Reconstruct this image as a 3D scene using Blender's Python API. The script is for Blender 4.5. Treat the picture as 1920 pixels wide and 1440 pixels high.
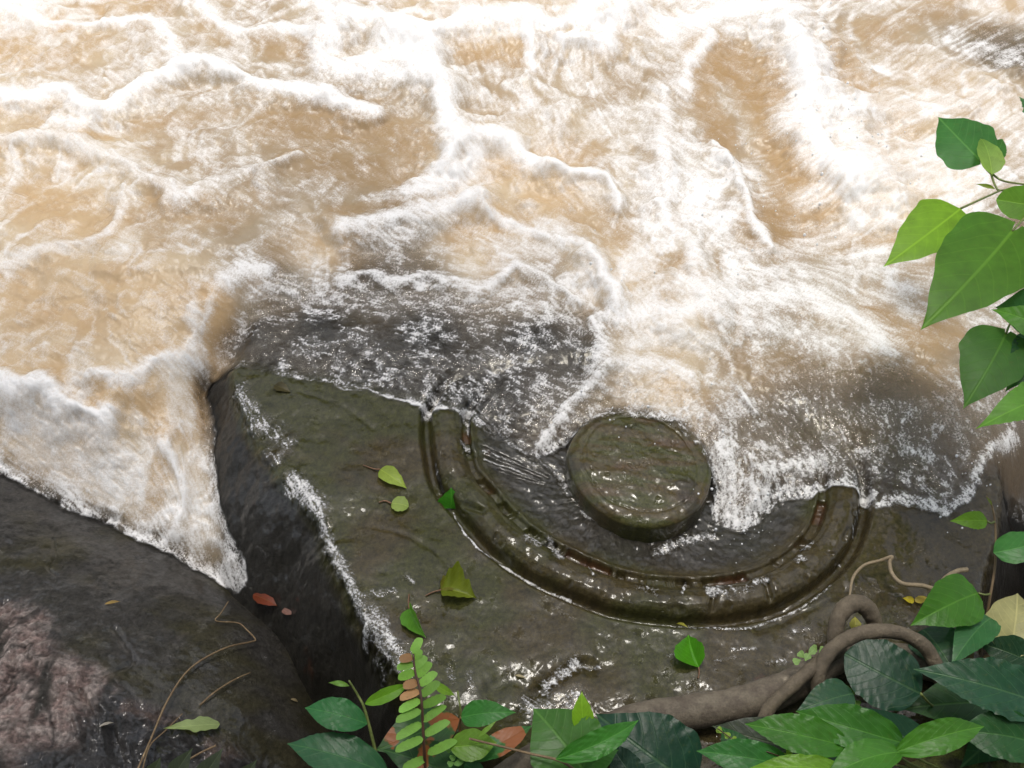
import bpy, math, random
import numpy as np
from mathutils import Vector, Matrix

random.seed(7)
rng = np.random.default_rng(11)
for o in list(bpy.data.objects):
    bpy.data.objects.remove(o)
S = bpy.context.scene
COL = S.collection
rad = math.radians

# ------------------------------------------------------------------ camera
PITCH, DIST, HFOV = 50.0, 2.25, 50.0
F = 960 / math.tan(rad(HFOV / 2))
CAM = np.array([0.0, -DIST * math.cos(rad(PITCH)), DIST * math.sin(rad(PITCH))])
ca, sa = math.cos(rad(90 - PITCH)), math.sin(rad(90 - PITCH))
cd = bpy.data.cameras.new('camera')
cam = bpy.data.objects.new('camera', cd)
COL.objects.link(cam)
cam.location = CAM
cam.rotation_euler = (rad(90 - PITCH), 0, 0)
cd.angle = rad(HFOV)
cd.clip_end = 400
cd.clip_start = 0.02
S.camera = cam

# ------------------------------------------------------------------ world, sun
SUN_EL, SUN_AZ = 85.0, 350.0          # azimuth clockwise from +Y
CANOPY_Y = 1.0
w = bpy.data.worlds.new('World')
S.world = w
w.use_nodes = True
nt = w.node_tree
sky = nt.nodes.new('ShaderNodeTexSky')
sky.sky_type = 'NISHITA'
sky.sun_disc = False
sky.sun_elevation = rad(SUN_EL)
sky.sun_rotation = rad(SUN_AZ)
sky.air_density = 1.0
sky.dust_density = 3.0
sky.ozone_density = 0.6
bg = nt.nodes['Background']
hs = nt.nodes.new('ShaderNodeHueSaturation')
hs.inputs['Saturation'].default_value = .45          # thin overcast
nt.links.new(sky.outputs[0], hs.inputs['Color'])
nt.links.new(hs.outputs[0], bg.inputs[0])
bg.inputs[1].default_value = 0.15
sl = bpy.data.lights.new('sun', 'SUN')
sl.energy = 1.0
sl.angle = rad(11)
sl.color = (1.0, 0.95, 0.87)
so = bpy.data.objects.new('sun', sl)
COL.objects.link(so)
sd = Vector((math.sin(rad(SUN_AZ)) * math.cos(rad(SUN_EL)), math.cos(rad(SUN_AZ)) * math.cos(rad(SUN_EL)), math.sin(rad(SUN_EL))))
so.rotation_euler = (-sd).to_track_quat('-Z', 'Y').to_euler()
so.location = sd * 20
S.view_settings.view_transform = 'Standard'
S.view_settings.look = 'None'
S.view_settings.gamma = 1
S.view_settings.exposure = .74
S.view_settings.use_curve_mapping = False
S.cycles.max_bounces = 8
S.cycles.transparent_max_bounces = 12

# ------------------------------------------------------------------ maths helpers
def P(px, py, z=0.0):
    """pixel of the photograph -> world point at height z (arrays allowed)"""
    px, py, z = np.broadcast_arrays(np.asarray(px, float), np.asarray(py, float), np.asarray(z, float))
    x = (px - 960) / F
    y = -(py - 720) / F
    dy = y * ca + sa
    dz = y * sa - ca
    t = (z - CAM[2]) / dz
    return np.stack([CAM[0] + t * x, CAM[1] + t * dy, z], -1)

def mpp(p):
    """metres per photo pixel at a world point"""
    d = np.asarray(p) - CAM
    return float((d[1] * sa - d[2] * ca) / F)

def hash2(ix, iy, s):
    h = (ix.astype(np.uint32) * np.uint32(374761393) + iy.astype(np.uint32) * np.uint32(668265263) + np.uint32((s * 974711 + 12345) & 0xffffffff))
    h = (h ^ (h >> np.uint32(13))) * np.uint32(1274126177)
    h = h ^ (h >> np.uint32(16))
    return h

def pn(x, y, s=0):
    """2-D gradient noise, about -1..1"""
    x = np.asarray(x, np.float32); y = np.asarray(y, np.float32)
    fx = np.floor(x); fy = np.floor(y)
    ix = fx.astype(np.int64); iy = fy.astype(np.int64)
    u = x - fx; v = y - fy
    def g(i, j, a, b):
        h = hash2(ix + i, iy + j, s).astype(np.float32) * np.float32(2 * math.pi / 4294967296.0)
        return np.cos(h) * a + np.sin(h) * b
    su = u * u * u * (u * (u * 6 - 15) + 10); sv = v * v * v * (v * (v * 6 - 15) + 10)
    n0 = g(0, 0, u, v) * (1 - su) + g(1, 0, u - 1, v) * su
    n1 = g(0, 1, u, v - 1) * (1 - su) + g(1, 1, u - 1, v - 1) * su
    return (n0 * (1 - sv) + n1 * sv) * 1.5

def fbm(x, y, o=4, s=0, gain=.5, lac=2.03):
    a, t = 1.0, 0
    for i in range(o):
        t = t + a * pn(x, y, s + i * 17)
        x = x * lac + 13.1; y = y * lac - 7.7; a *= gain
    return t

def sst(a, b, x):
    t = np.clip((x - a) / (b - a), 0, 1)
    return t * t * (3 - 2 * t)

def tps(pts, zz):
    pts = np.asarray(pts, float); n = len(pts)
    d2 = ((pts[:, None] - pts[None]) ** 2).sum(-1)
    K = np.where(d2 > 0, d2 * np.log(d2 + 1e-12), 0) + np.eye(n) * 1e-3
    Q = np.c_[np.ones(n), pts]
    A = np.block([[K, Q], [Q.T, np.zeros((3, 3))]])
    c = np.linalg.solve(A, np.r_[zz, 0, 0, 0])
    def f(x, y):
        r = c[n] + c[n + 1] * x + c[n + 2] * y
        for i in range(n):
            e = (x - pts[i, 0]) ** 2 + (y - pts[i, 1]) ** 2
            r = r + c[i] * e * np.log(e + 1e-12)
        return r
    return f

def tps_px(ctrl):
    p = np.array([P(a, b, z) for a, b, z in ctrl])
    return tps(p[:, :2], p[:, 2])

def idw(ctrl, x, y, k=2):
    """inverse-distance field of values given at photo pixels (on the ground plane)"""
    num = 0; den = 0
    for c in ctrl:
        q = P(c[0], c[1])
        wgt = 1 / (((x - q[0]) ** 2 + (y - q[1]) ** 2) + 2e-3) ** (k / 2)
        num = num + wgt * c[2]; den = den + wgt
    return num / den

def seg_dist(x, y, pts, sy=1.0):
    d = np.full(np.shape(x), 1e9, np.float32)
    for (ax, ay), (bx, by) in zip(pts[:-1], pts[1:]):
        ex, ey = bx - ax, (by - ay) * sy
        qx = x - ax; qy = (y - ay) * sy
        t = np.clip((qx * ex + qy * ey) / (ex * ex + ey * ey + 1e-12), 0, 1)
        d = np.minimum(d, (qx - t * ex) ** 2 + (qy - t * ey) ** 2)
    return np.sqrt(d)

def inside(x, y, poly):
    r = np.zeros(np.shape(x), bool)
    n = len(poly)
    for i in range(n):
        ax, ay = poly[i]; bx, by = poly[(i + 1) % n]
        if ay == by: continue
        c = ((ay > y) != (by > y)) & (x < (bx - ax) * (y - ay) / (by - ay) + ax)
        r ^= c
    return r

def catmull(pts, n=8):
    pts = np.asarray(pts, float)
    if len(pts) < 3:
        return np.array([pts[0] + (pts[-1] - pts[0]) * t for t in np.linspace(0, 1, n + 1)])
    e = np.vstack([2 * pts[0] - pts[1], pts, 2 * pts[-1] - pts[-2]])
    out = []
    for i in range(1, len(e) - 2):
        a, b, c, d = e[i - 1], e[i], e[i + 1], e[i + 2]
        for k in range(n):
            t = k / n
            out.append(.5 * (2 * b + (c - a) * t + (2 * a - 5 * b + 4 * c - d) * t * t + (3 * b - a - 3 * c + d) * t ** 3))
    out.append(e[-2])
    return np.array(out)

def sdf(x, y, poly):
    """signed distance, positive inside"""
    d = seg_dist(x, y, list(poly) + [poly[0]])
    return np.where(inside(x, y, poly), d, -d)

# ------------------------------------------------------------------ node helpers
class N:
    def __init__(s, name):
        s.m = bpy.data.materials.new(name); s.m.use_nodes = True
        s.t = s.m.node_tree
        s.p = s.t.nodes['Principled BSDF']; s.out = s.t.nodes['Material Output']
    def n(s, t, **k):
        nd = s.t.nodes.new('ShaderNode' + t)
        for a, b in k.items(): setattr(nd, a, b)
        return nd
    def l(s, a, b): s.t.links.new(a, b)
    def put(s, sock, v):
        if hasattr(v, 'is_linked'): s.l(v, sock)
        else: sock.default_value = v
    def math(s, op, a, b=0.0, c=0.0, clamp=False):
        nd = s.n('Math', operation=op, use_clamp=clamp)
        s.put(nd.inputs[0], a); s.put(nd.inputs[1], b); s.put(nd.inputs[2], c)
        return nd.outputs[0]
    def ss(s, x, a, b, lo=0.0, hi=1.0):
        nd = s.n('MapRange', interpolation_type='SMOOTHSTEP')
        s.put(nd.inputs[0], x); s.put(nd.inputs[1], a); s.put(nd.inputs[2], b)
        s.put(nd.inputs[3], lo); s.put(nd.inputs[4], hi)
        return nd.outputs[0]
    def noise(s, scale, detail=4, rough=.55, vec=None, dist=0.0):
        nd = s.n('TexNoise')
        nd.inputs['Scale'].default_value = scale; nd.inputs['Detail'].default_value = detail
        nd.inputs['Roughness'].default_value = rough; nd.inputs['Distortion'].default_value = dist
        s.l(vec if vec is not None else s.coord(), nd.inputs['Vector'])
        return nd.outputs[0]
    def coord(s):
        if not hasattr(s, '_c'): s._c = s.n('NewGeometry').outputs['Position']
        return s._c
    def ocoord(s):
        if not hasattr(s, '_o'): s._o = s.n('TexCoord').outputs['Object']
        return s._o
    def attr(s, name, out='Fac'):
        nd = s.n('Attribute', attribute_name=name); return nd.outputs[out]
    def mix(s, f, a, b, blend='MIX'):
        nd = s.n('Mix', data_type='RGBA', blend_type=blend)
        s.put(nd.inputs[0], f)
        for sk, v in ((nd.inputs[6], a), (nd.inputs[7], b)):
            if hasattr(v, 'is_linked'): s.l(v, sk)
            else: sk.default_value = (*v, 1) if len(v) == 3 else v
        return nd.outputs[2]
    def bump(s, h, strength, dist, nrm=None):
        nd = s.n('Bump'); nd.inputs['Strength'].default_value = strength; nd.inputs['Distance'].default_value = dist
        s.l(h, nd.inputs['Height'])
        if nrm is not None: s.l(nrm, nd.inputs['Normal'])
        return nd.outputs[0]
    def mul(s, col, fac):
        nd = s.n('VectorMath', operation='SCALE'); s.l(col, nd.inputs[0]); s.put(nd.inputs['Scale'], fac)
        return nd.outputs[0]

def tag(o, label=None, cat=None, group=None, kind=None):
    for k, v in (('label', label), ('category', cat), ('group', group), ('kind', kind)):
        if v: o[k] = v
    return o

# ------------------------------------------------------------------ mesh builders
def grid_object(name, X, Y, Z, qmask, attrs, mat, parent=None, colors=None):
    """quads of a structured sheet chosen by qmask -> one mesh object"""
    H, W = X.shape
    idx = np.arange(H * W).reshape(H, W)
    q = np.stack([idx[:-1, :-1], idx[:-1, 1:], idx[1:, 1:], idx[1:, :-1]], -1)[qmask]
    used, inv = np.unique(q.ravel(), return_inverse=True)
    me = bpy.data.meshes.new(name)
    me.vertices.add(len(used))
    co = np.stack([X.ravel()[used], Y.ravel()[used], Z.ravel()[used]], -1).astype(np.float32)
    me.vertices.foreach_set('co', co.ravel())
    nq = len(q)
    me.loops.add(nq * 4)
    # rows run away from top of picture: flip so normals point up
    lv = inv.reshape(-1, 4)[:, ::-1].astype(np.int32)
    me.loops.foreach_set('vertex_index', lv.ravel())
    me.polygons.add(nq)
    me.polygons.foreach_set('loop_start', np.arange(0, nq * 4, 4, dtype=np.int32))
    me.polygons.foreach_set('use_smooth', np.ones(nq, bool))
    me.update(calc_edges=True)
    for k, a in attrs.items():
        at = me.attributes.new(k, 'FLOAT', 'POINT')
        at.data.foreach_set('value', a.ravel()[used].astype(np.float32))
    for k, a in (colors or {}).items():
        at = me.attributes.new(k, 'FLOAT_COLOR', 'POINT')
        c = a.reshape(-1, 3)[used]
        at.data.foreach_set('color', np.c_[c, np.ones(len(c))].astype(np.float32).ravel())
    me.materials.append(mat)
    o = bpy.data.objects.new(name, me); COL.objects.link(o)
    if parent: o.parent = parent
    return o

def mesh_object(name, V, Fc, mat, parent=None, uv=None, origin=None, smooth=True):
    V = np.asarray(V, float)
    if origin is None: origin = parent_origin(parent) if parent else V.mean(0)
    me = bpy.data.meshes.new(name)
    me.from_pydata((V - origin).tolist(), [], Fc)
    if smooth: me.polygons.foreach_set('use_smooth', np.ones(len(me.polygons), bool))
    if uv is not None:
        l = me.uv_layers.new(name='UVMap')
        vi = np.zeros(len(me.loops), np.int32); me.loops.foreach_get('vertex_index', vi)
        l.data.foreach_set('uv', np.asarray(uv, np.float32)[vi].ravel())
    me.materials.append(mat)
    o = bpy.data.objects.new(name, me); COL.objects.link(o)
    if parent: o.parent = parent
    else: o.location = origin
    return o

def parent_origin(p):
    r = np.zeros(3)
    while p: r = r + np.array(p.location); p = p.parent
    return r

def empty(name, loc, label, cat, group=None):
    o = bpy.data.objects.new(name, None); COL.objects.link(o); o.location = loc
    o.empty_display_size = .05
    return tag(o, label, cat, group)

def tube(path, radii, seg=8, lump=0.0, seed=0, caps=True):
    path = np.asarray(path, float); n = len(path)
    radii = np.broadcast_to(np.asarray(radii, float), (n,))
    T = np.gradient(path, axis=0); T /= np.linalg.norm(T, axis=1)[:, None] + 1e-12
    ref = np.array([0, 0, 1.0]) if abs(T[0][2]) < .9 else np.array([1.0, 0, 0])
    V = []; u = None
    r_ = np.random.default_rng(seed)
    lm = 1 + lump * (r_.random((n, seg)) - .5)
    if lump: lm = (lm + np.roll(lm, 1, 0) + np.roll(lm, 1, 1)) / 3
    for i in range(n):
        if u is None: u = np.cross(T[i], ref)
        u = u - T[i] * u.dot(T[i]); u /= np.linalg.norm(u) + 1e-12
        v = np.cross(T[i], u)
        for k in range(seg):
            a = 2 * math.pi * k / seg
            V.append(path[i] + (u * math.cos(a) + v * math.sin(a)) * radii[i] * lm[i, k])
    Fc = []
    for i in range(n - 1):
        for k in range(seg):
            a = i * seg + k; b = i * seg + (k + 1) % seg
            Fc.append((a, b, b + seg, a + seg))
    if caps:
        Fc.append(tuple(range(seg))[::-1]); Fc.append(tuple((n - 1) * seg + k for k in range(seg)))
    return np.array(V), Fc

def join(parts):
    V, Fc, o = [], [], 0
    for v, f in parts:
        V.append(v); Fc += [tuple(i + o for i in q) for q in f]; o += len(v)
    return np.vstack(V), Fc

# ------------------------------------------------------------------ the sampling sheet (fine near, coarse far)
STEP = 2.1
pxs = np.r_[-1500, -1350, -1220, -1100, -1000, -920, -850, -790, -740, -700, -665, -635, -610, np.arange(-590, -66, 6.0), np.arange(-60, 1980, STEP), np.arange(1984, 2600, 6.0),
            2610, 2630, 2655, 2690, 2740, 2800, 2880, 2980, 3100, 3250]
pys = np.r_[-1380, -1250, -1080, -900, -740, -600, -480, -380, -300, -240, -190, -150, -120, -98, -80, np.arange(-66, 1470, STEP),
            1480, 1500, 1530, 1570, 1620]
PX, PY = np.meshgrid(pxs, pys)
G = P(PX, PY)
GX, GY = G[..., 0].copy(), G[..., 1].copy()
gx32, gy32 = GX.astype(np.float32), GY.astype(np.float32)

def grid_sample(field, x, y):
    """value of a sheet field at world x,y"""
    x = np.asarray(x, float); y = np.asarray(y, float)
    dy = y - CAM[1]; dz = -CAM[2]
    cy = dy * ca + dz * sa; cz = -dy * sa + dz * ca
    px = 960 + F * x / -cz; py = 720 - F * cy / -cz
    i = np.clip(np.interp(py, pys, np.arange(len(pys))), 0, len(pys) - 1.001)
    j = np.clip(np.interp(px, pxs, np.arange(len(pxs))), 0, len(pxs) - 1.001)
    i0 = i.astype(int); j0 = j.astype(int); a = i - i0; b = j - j0
    return (field[i0, j0] * (1 - a) * (1 - b) + field[i0 + 1, j0] * a * (1 - b) + field[i0, j0 + 1] * (1 - a) * b + field[i0 + 1, j0 + 1] * a * b)

def window(a, b, c, d):
    j0, j1 = np.searchsorted(pxs, [a, b]); i0, i1 = np.searchsorted(pys, [c, d])
    return slice(i0, min(i1 + 1, len(pys))), slice(j0, min(j1 + 1, len(pxs)))

def softplus(x, k):
    return k * np.log1p(np.exp(np.clip(x / k, -40, 40)))

# shared noises
n_big = fbm(GX * 3, GY * 3, 3, 1)
n_mid = fbm(GX * 11, GY * 11, 4, 5)
n_fin = fbm(GX * 45, GY * 45, 4, 9)
n_big2 = fbm(GX * 3 + 40, GY * 3 - 20, 3, 201)
n_mid2 = fbm(GX * 11 + 31, GY * 11, 4, 205)
n_fin2 = fbm(GX * 45 + 9, GY * 45, 3, 209)
n_mic = fbm(GX * 160, GY * 160, 2, 13)

# ------------------------------------------------------------------ MAIN CARVED BOULDER
top_px = [(440, 690), (455, 765), (492, 840), (545, 910), (600, 972), (622, 1040), (658, 1110), (700, 1190), (742, 1262),
          (795, 1325), (870, 1385), (980, 1420), (1000, 1640), (1830, 1640), (1838, 1300), (1836, 1150), (1846, 1080), (1868, 1010),
          (1880, 900), (1820, 720), (1500, 610), (1000, 575), (620, 580), (490, 615)]
top_w = P(*np.array(top_px).T)[:, :2]
dm = -sdf(GX + .006 * n_mid, GY + .006 * n_mid, [tuple(p) for p in top_w])      # + outside
slope = idw([(440, 690, 1.2), (480, 840, 1.0), (545, 910, 1.0), (622, 1040, 1.7), (700, 1190, 3.4), (795, 1325, 4.5), (980, 1420, 2.5),
             (600, 580, .5), (1000, 575, .4), (1500, 610, .35), (1820, 720, .6), (1870, 1000, 2.6), (1846, 1100, 4), (1838, 1300, 2.2)], GX, GY, 3)
zm = -slope * softplus(dm + .006 * n_fin * np.exp(-(dm / .025) ** 2), .0045)
zm += np.exp(-(dm / .014) ** 2) * (.0022 * n_fin + .001 * n_mic)
zm = np.maximum(zm, -.9)
zm += .008 * n_big + .0022 * n_mid + .0009 * n_fin * sst(.35, -.2, n_mid)
# long shallow chips and the step in the lower lip of the stone
def px_line(pts, z=0.0): return P(np.array(pts)[:, 0], np.array(pts)[:, 1], z)[:, :2]
for pts, wd, dp in (([(1000, 1300), (1050, 1265), (1085, 1245), (1110, 1248)], .012, -.007),
                    ([(925, 1290), (960, 1275), (1010, 1290)], .02, -.006),
                    ([(700, 985), (760, 1000), (820, 1035), (850, 1070)], .006, -.0018),
                    ([(1420, 1180), (1500, 1150), (1580, 1110)], .01, -.004),
                    ([(560, 735), (640, 760), (700, 800)], .006, -.0015)):
    d = seg_dist(gx32, gy32, catmull(px_line(pts), 5))
    zm += dp * np.exp(-(d / wd) ** 2)
# sloping lower lip towards the bank
dl = GY - P(1100, 1330)[1]
zm -= .5 * softplus(-dl - .0, .015) * sst(1250, 1000, PX)

# outline of the water
Wpx = [(-1500, 860, -.1), (-600, 870, -.1), (0, 885, -.115), (100, 942, -.13), (200, 986, -.15), (285, 1024, -.17), (380, 1078, -.2), (440, 1112, -.22), (474, 1122, -.24), (474, 1092, -.24), (448, 1040, -.2),
       (428, 970, -.16), (416, 880, -.125), (402, 790, -.085), (388, 715, -.05), (420, 692, -.01), (448, 692, .004), (545, 712, 0), (620, 724, 0), (700, 742, 0), (760, 754, 0), (800, 768, 0), (850, 778, 0), (900, 802, -.01), (950, 840, -.02), (1000, 868, -.02),
       (1030, 856, -.01), (1050, 822, .02), (1098, 794, .037), (1150, 779, .037), (1210, 784, .037), (1262, 806, .037), (1312, 846, .036), (1334, 900, .015), (1340, 985, -.02), (1400, 1000, -.02), (1442, 962, -.01),
       (1456, 932, 0), (1530, 930, 0), (1555, 918, 0), (1600, 922, 0), (1640, 958, 0), (1680, 946, 0), (1720, 952, 0), (1780, 970, 0), (1816, 945, 0), (1830, 935, -.05), (1870, 960, -.12), (1960, 985, -.17), (2060, 1030, -.18), (2170, 1000, -.16), (2300, 1040, -.16), (2450, 1110, -.18), (2700, 1080, -.2), (3400, 1120, -.2)]
W_w = [tuple(P(a, b, c)[:2]) for a, b, c in Wpx] + [(14, 14), (-14, 14)]
jit = .004 * n_fin + .008 * n_mid; jit2 = .004 * n_fin2 + .008 * n_mid2
s_w = sdf(GX + jit, GY + jit2, W_w)                        # + inside the water

# the carved ring: depth by distance inward from the outer groove edge
ringA_px = [(786, 770), (790, 840), (806, 908), (846, 962), (896, 1022), (958, 1072), (1050, 1122), (1150, 1158), (1250, 1174), (1350, 1175),
            (1450, 1158), (1532, 1118), (1594, 1060), (1626, 1000), (1636, 930), (1615, 850), (1540, 765), (1420, 700), (1260, 662), (1080, 650),
            (930, 665), (835, 705)]
ringA = catmull(np.vstack([P(*np.array(ringA_px).T)[:, :2], P(*ringA_px[0])[None, :2]]), 5)[:-1]
dr = sdf(GX + .002 * n_mid, GY + .002 * n_mid, [tuple(p) for p in ringA])
prof_d = [-.02, -.003, .002, .005, .009, .017, .021, .025, .031, .040, .055, .068, .077, .081, .085, .096, .099, .104, .112, .14, .20, .3, .5]
prof_z = [0, 0, -.005, -.022, -.027, -.027, -.022, -.001, .007, .011, .012, .009, .003, -.004, -.011, -.011, -.005, -.004, -.011, -.017, -.026, -.032, -.034]
ring_z = np.interp(dr, prof_d, prof_z)
# irregular tooling: pits along the inner side of the ring, two joints across it
phi = np.arctan2(GY - P(1200, 900)[1], GX - P(1200, 900)[0])
pit = sst(.0, .12, pn(phi * 9, phi * 0 + 3.3, 31)) * sst(.080, .084, dr) * sst(.101, .097, dr)
ring_z -= .010 * pit
ring_z -= .004 * sst(.82, .97, np.sin(phi * 26 + 1.5 * pn(phi * 3, phi * 0, 33))) * sst(.076, .082, dr) * sst(.108, .100, dr)
ring_z -= .006 * sst(.25, .7, fbm(GX * 24, GY * 24, 3, 35)) * np.exp(-((dr - .033) / .008) ** 2)
ring_z += .0022 * pn(phi * 9, dr * 20, 37) * sst(.03, .05, dr)
for a_px, b_px in (((838, 935), (905, 962)), ((1455, 1155), (1432, 1090)), ((1330, 1172), (1338, 1120))):
    d = seg_dist(gx32, gy32, [tuple(P(*a_px)[:2]), tuple(P(*b_px)[:2])])
    ring_z -= .010 * np.exp(-(d / .006) ** 2) * sst(.02, .035, dr)
for pts in ([(903, 845), (950, 860), (1028, 893)], [(905, 862), (950, 876), (1012, 898)], [(935, 885), (985, 900), (1020, 908)]):
    d = seg_dist(gx32, gy32, px_line(pts, -.02))
    ring_z -= .0055 * np.exp(-(d / .0035) ** 2)
under = sst(.015, .12, s_w)
zm = zm + ring_z * (1 - under) - .012 * under * sst(0, .05, dr)
floorm = sst(.10, .14, dr)
zm += floorm * (.0016 * fbm(phi * 14 + GX * 8, dr * 60, 3, 41))

# ------------------------------------------------------------------ LEFT BOULDER
left_f = tps_px([(0, 890, -.12), (100, 945, -.135), (280, 1020, -.175), (400, 1088, -.21), (470, 1125, -.26), (0, 1120, -.03), (120, 1200, -.02),
                 (190, 1290, -.02), (0, 1300, .03), (80, 1440, .03), (300, 1100, -.125), (300, 1200, -.085), (450, 1200, -.155), (545, 1225, -.25),
                 (590, 1300, -.3), (560, 1390, -.22), (450, 1352, -.13), (340, 1300, -.085), (330, 1430, -.11), (500, 1440, -.2), (-250, 1200, .04),
                 (-250, 900, -.1), (0, 790, -.2), (200, 880, -.25), (350, 970, -.3)])
zl = left_f(GX, GY)
left_px = [(-800, 700), (0, 760), (200, 860), (360, 960), (440, 1060), (478, 1112), (545, 1165), (592, 1225), (606, 1300), (600, 1440), (590, 1640), (-800, 1640)]
left_z = [-.2, -.2, -.25, -.28, -.26, -.26, -.28, -.31, -.33, -.3, -.2, .1]
left_w = P(np.array(left_px)[:, 0], np.array(left_px)[:, 1], np.array(left_z))[:, :2]
dlft = -sdf(GX + .01 * n_mid, GY + .01 * n_mid, [tuple(p) for p in left_w])
zl -= 1.8 * softplus(dlft + .01, .015)
granite = inside(GX, GY, [tuple(p) for p in P(*np.array([(-700, 1110), (0, 1118), (48, 1135), (120, 1195), (165, 1240), (190, 1290), (160, 1330), (150, 1390), (70, 1415), (0, 1640), (-700, 1640)]).T)[:, :2]])
rough_edge = [(-700, 1100), (0, 1112), (50, 1135), (125, 1200), (190, 1290), (260, 1300), (330, 1310), (450, 1352), (545, 1395), (565, 1440), (570, 1640), (-700, 1640)]
d_rough = sdf(GX + .012 * n_mid, GY + .012 * n_mid, [tuple(p) for p in P(np.array(rough_edge)[:, 0], np.array(rough_edge)[:, 1], -.05)[:, :2]])
roughm = sst(-.01, .03, d_rough)
ridged = 1 - np.abs(fbm(GX * 16 + 1.5 * n_big, GY * 9 - GX * 4, 4, 51))
zl += roughm * (.016 * (ridged - .6) + .008 * n_mid + .0035 * n_fin + .0009 * n_mic) + (1 - roughm) * (.004 * n_mid + .0008 * n_fin)
crk = seg_dist(gx32, gy32, catmull(px_line([(100, 1010), (108, 1050), (100, 1080), (118, 1095)], -.1), 6))
zl -= .004 * np.exp(-(crk / .0022) ** 2)
crk2 = seg_dist(gx32, gy32, catmull(px_line([(185, 1290), (230, 1262), (250, 1235), (215, 1180)], -.06), 6))
zl -= .005 * np.exp(-(crk2 / .005) ** 2)

# ------------------------------------------------------------------ smaller boulders: a dome each
def dome(cx, cy, z, rx, ry, h, rot=0, seed=0, amp=.012):
    c = P(cx, cy, z)
    dx = GX - c[0]; dy = GY - c[1]
    a = rad(rot); ux = dx * math.cos(a) + dy * math.sin(a); uy = -dx * math.sin(a) + dy * math.cos(a)
    r = np.sqrt((ux / rx) ** 2 + (uy / ry) ** 2) * (1 + .12 * pn(dx * 9, dy * 9, seed))
    zz = z - h * np.abs(r) ** 2.6 + amp * fbm(GX * 14, GY * 14, 4, seed + 3) + .002 * n_fin
    return zz, r
z_r1, r_r1 = dome(2050, 1255, -.15, .17, .16, .16, 20, 61)        # right, below the vine
z_r2, r_r2 = dome(1905, 150, .062, .16, .10, .12, 10, 63)         # upper right, half drowned
z_r3, r_r3 = dome(1960, 520, .05, .13, .17, .16, 0, 65)           # behind the hanging leaves
z_r4, r_r4 = dome(1880, 1460, .03, .28, .14, .14, 8, 67, .01)     # mossy one at the lower right corner

boss_px = [(1068, 838), (1095, 795), (1150, 768), (1215, 768), (1275, 790), (1318, 835), (1331, 885), (1318, 930), (1280, 965), (1225, 980), (1160, 968), (1110, 935), (1078, 890)]
BT = .036
bw = P(*np.array(boss_px).T, BT - .004)
bc = bw.mean(0)[:2]
db = sdf(GX, GY, [tuple(p[:2]) for p in bw])
z_r5, r_r5 = dome(2330, 1260, -.06, .30, .24, .16, 15, 69)       # right bank, beyond the picture edge
z_b = BT - .004 - 3.0 * softplus(-db - .004, .004)
zrock = np.maximum.reduce([zm, zl, z_r1, z_r2, z_r3, z_r5, z_b])
zland = np.maximum(zrock, z_r4)

# ------------------------------------------------------------------ WATER SURFACE
lev = tps_px([(-600, 0, .05), (0, 0, .05), (600, 0, .07), (1200, 0, .08), (1900, 0, .05), (2500, 0, .05), (300, 300, .05), (800, 300, .06), (1300, 300, .06), (1700, 300, .04),
              (100, 600, .03), (400, 600, .02), (330, 690, -.005), (700, 560, .03), (1000, 560, .035), (1300, 600, .05), (1600, 650, .04), (1850, 700, .02), (2300, 700, 0),
              (60, 700, .01), (250, 800, -.04), (385, 715, -.06), (370, 760, -.06), (50, 840, -.085), (-400, 840, -.09), (200, 930, -.12), (370, 880, -.10), (400, 1000, -.17), (470, 1085, -.23),
              (1200, 730, .045), (1450, 800, .02), (1700, 850, .005), (1870, 860, -.03), (1910, 930, -.12), (2200, 950, -.15), (0, -900, .1), (1900, -900, .1)])
zlev = lev(GX, GY)
def to_water(px, py):
    z = np.zeros(np.shape(px)) + .03
    for _ in range(4):
        q = P(px, py, z); z = lev(q[..., 0], q[..., 1])
        z = np.maximum(z, grid_sample(zrock, q[..., 0], q[..., 1]) + .006)
    return P(px, py, z)

film = .0025 + .02 * sst(0, .14, s_w)
def smax(a, b, k):
    h = np.clip(.5 + .5 * (a - b) / k, 0, 1)
    return b * (1 - h) + a * h + k * h * (1 - h)
zw = smax(zlev, zrock + film, .02)
zw = np.minimum(zw, np.maximum(zrock, zlev - .03) + .003 + 1.1 * np.maximum(s_w, 0))

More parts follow.
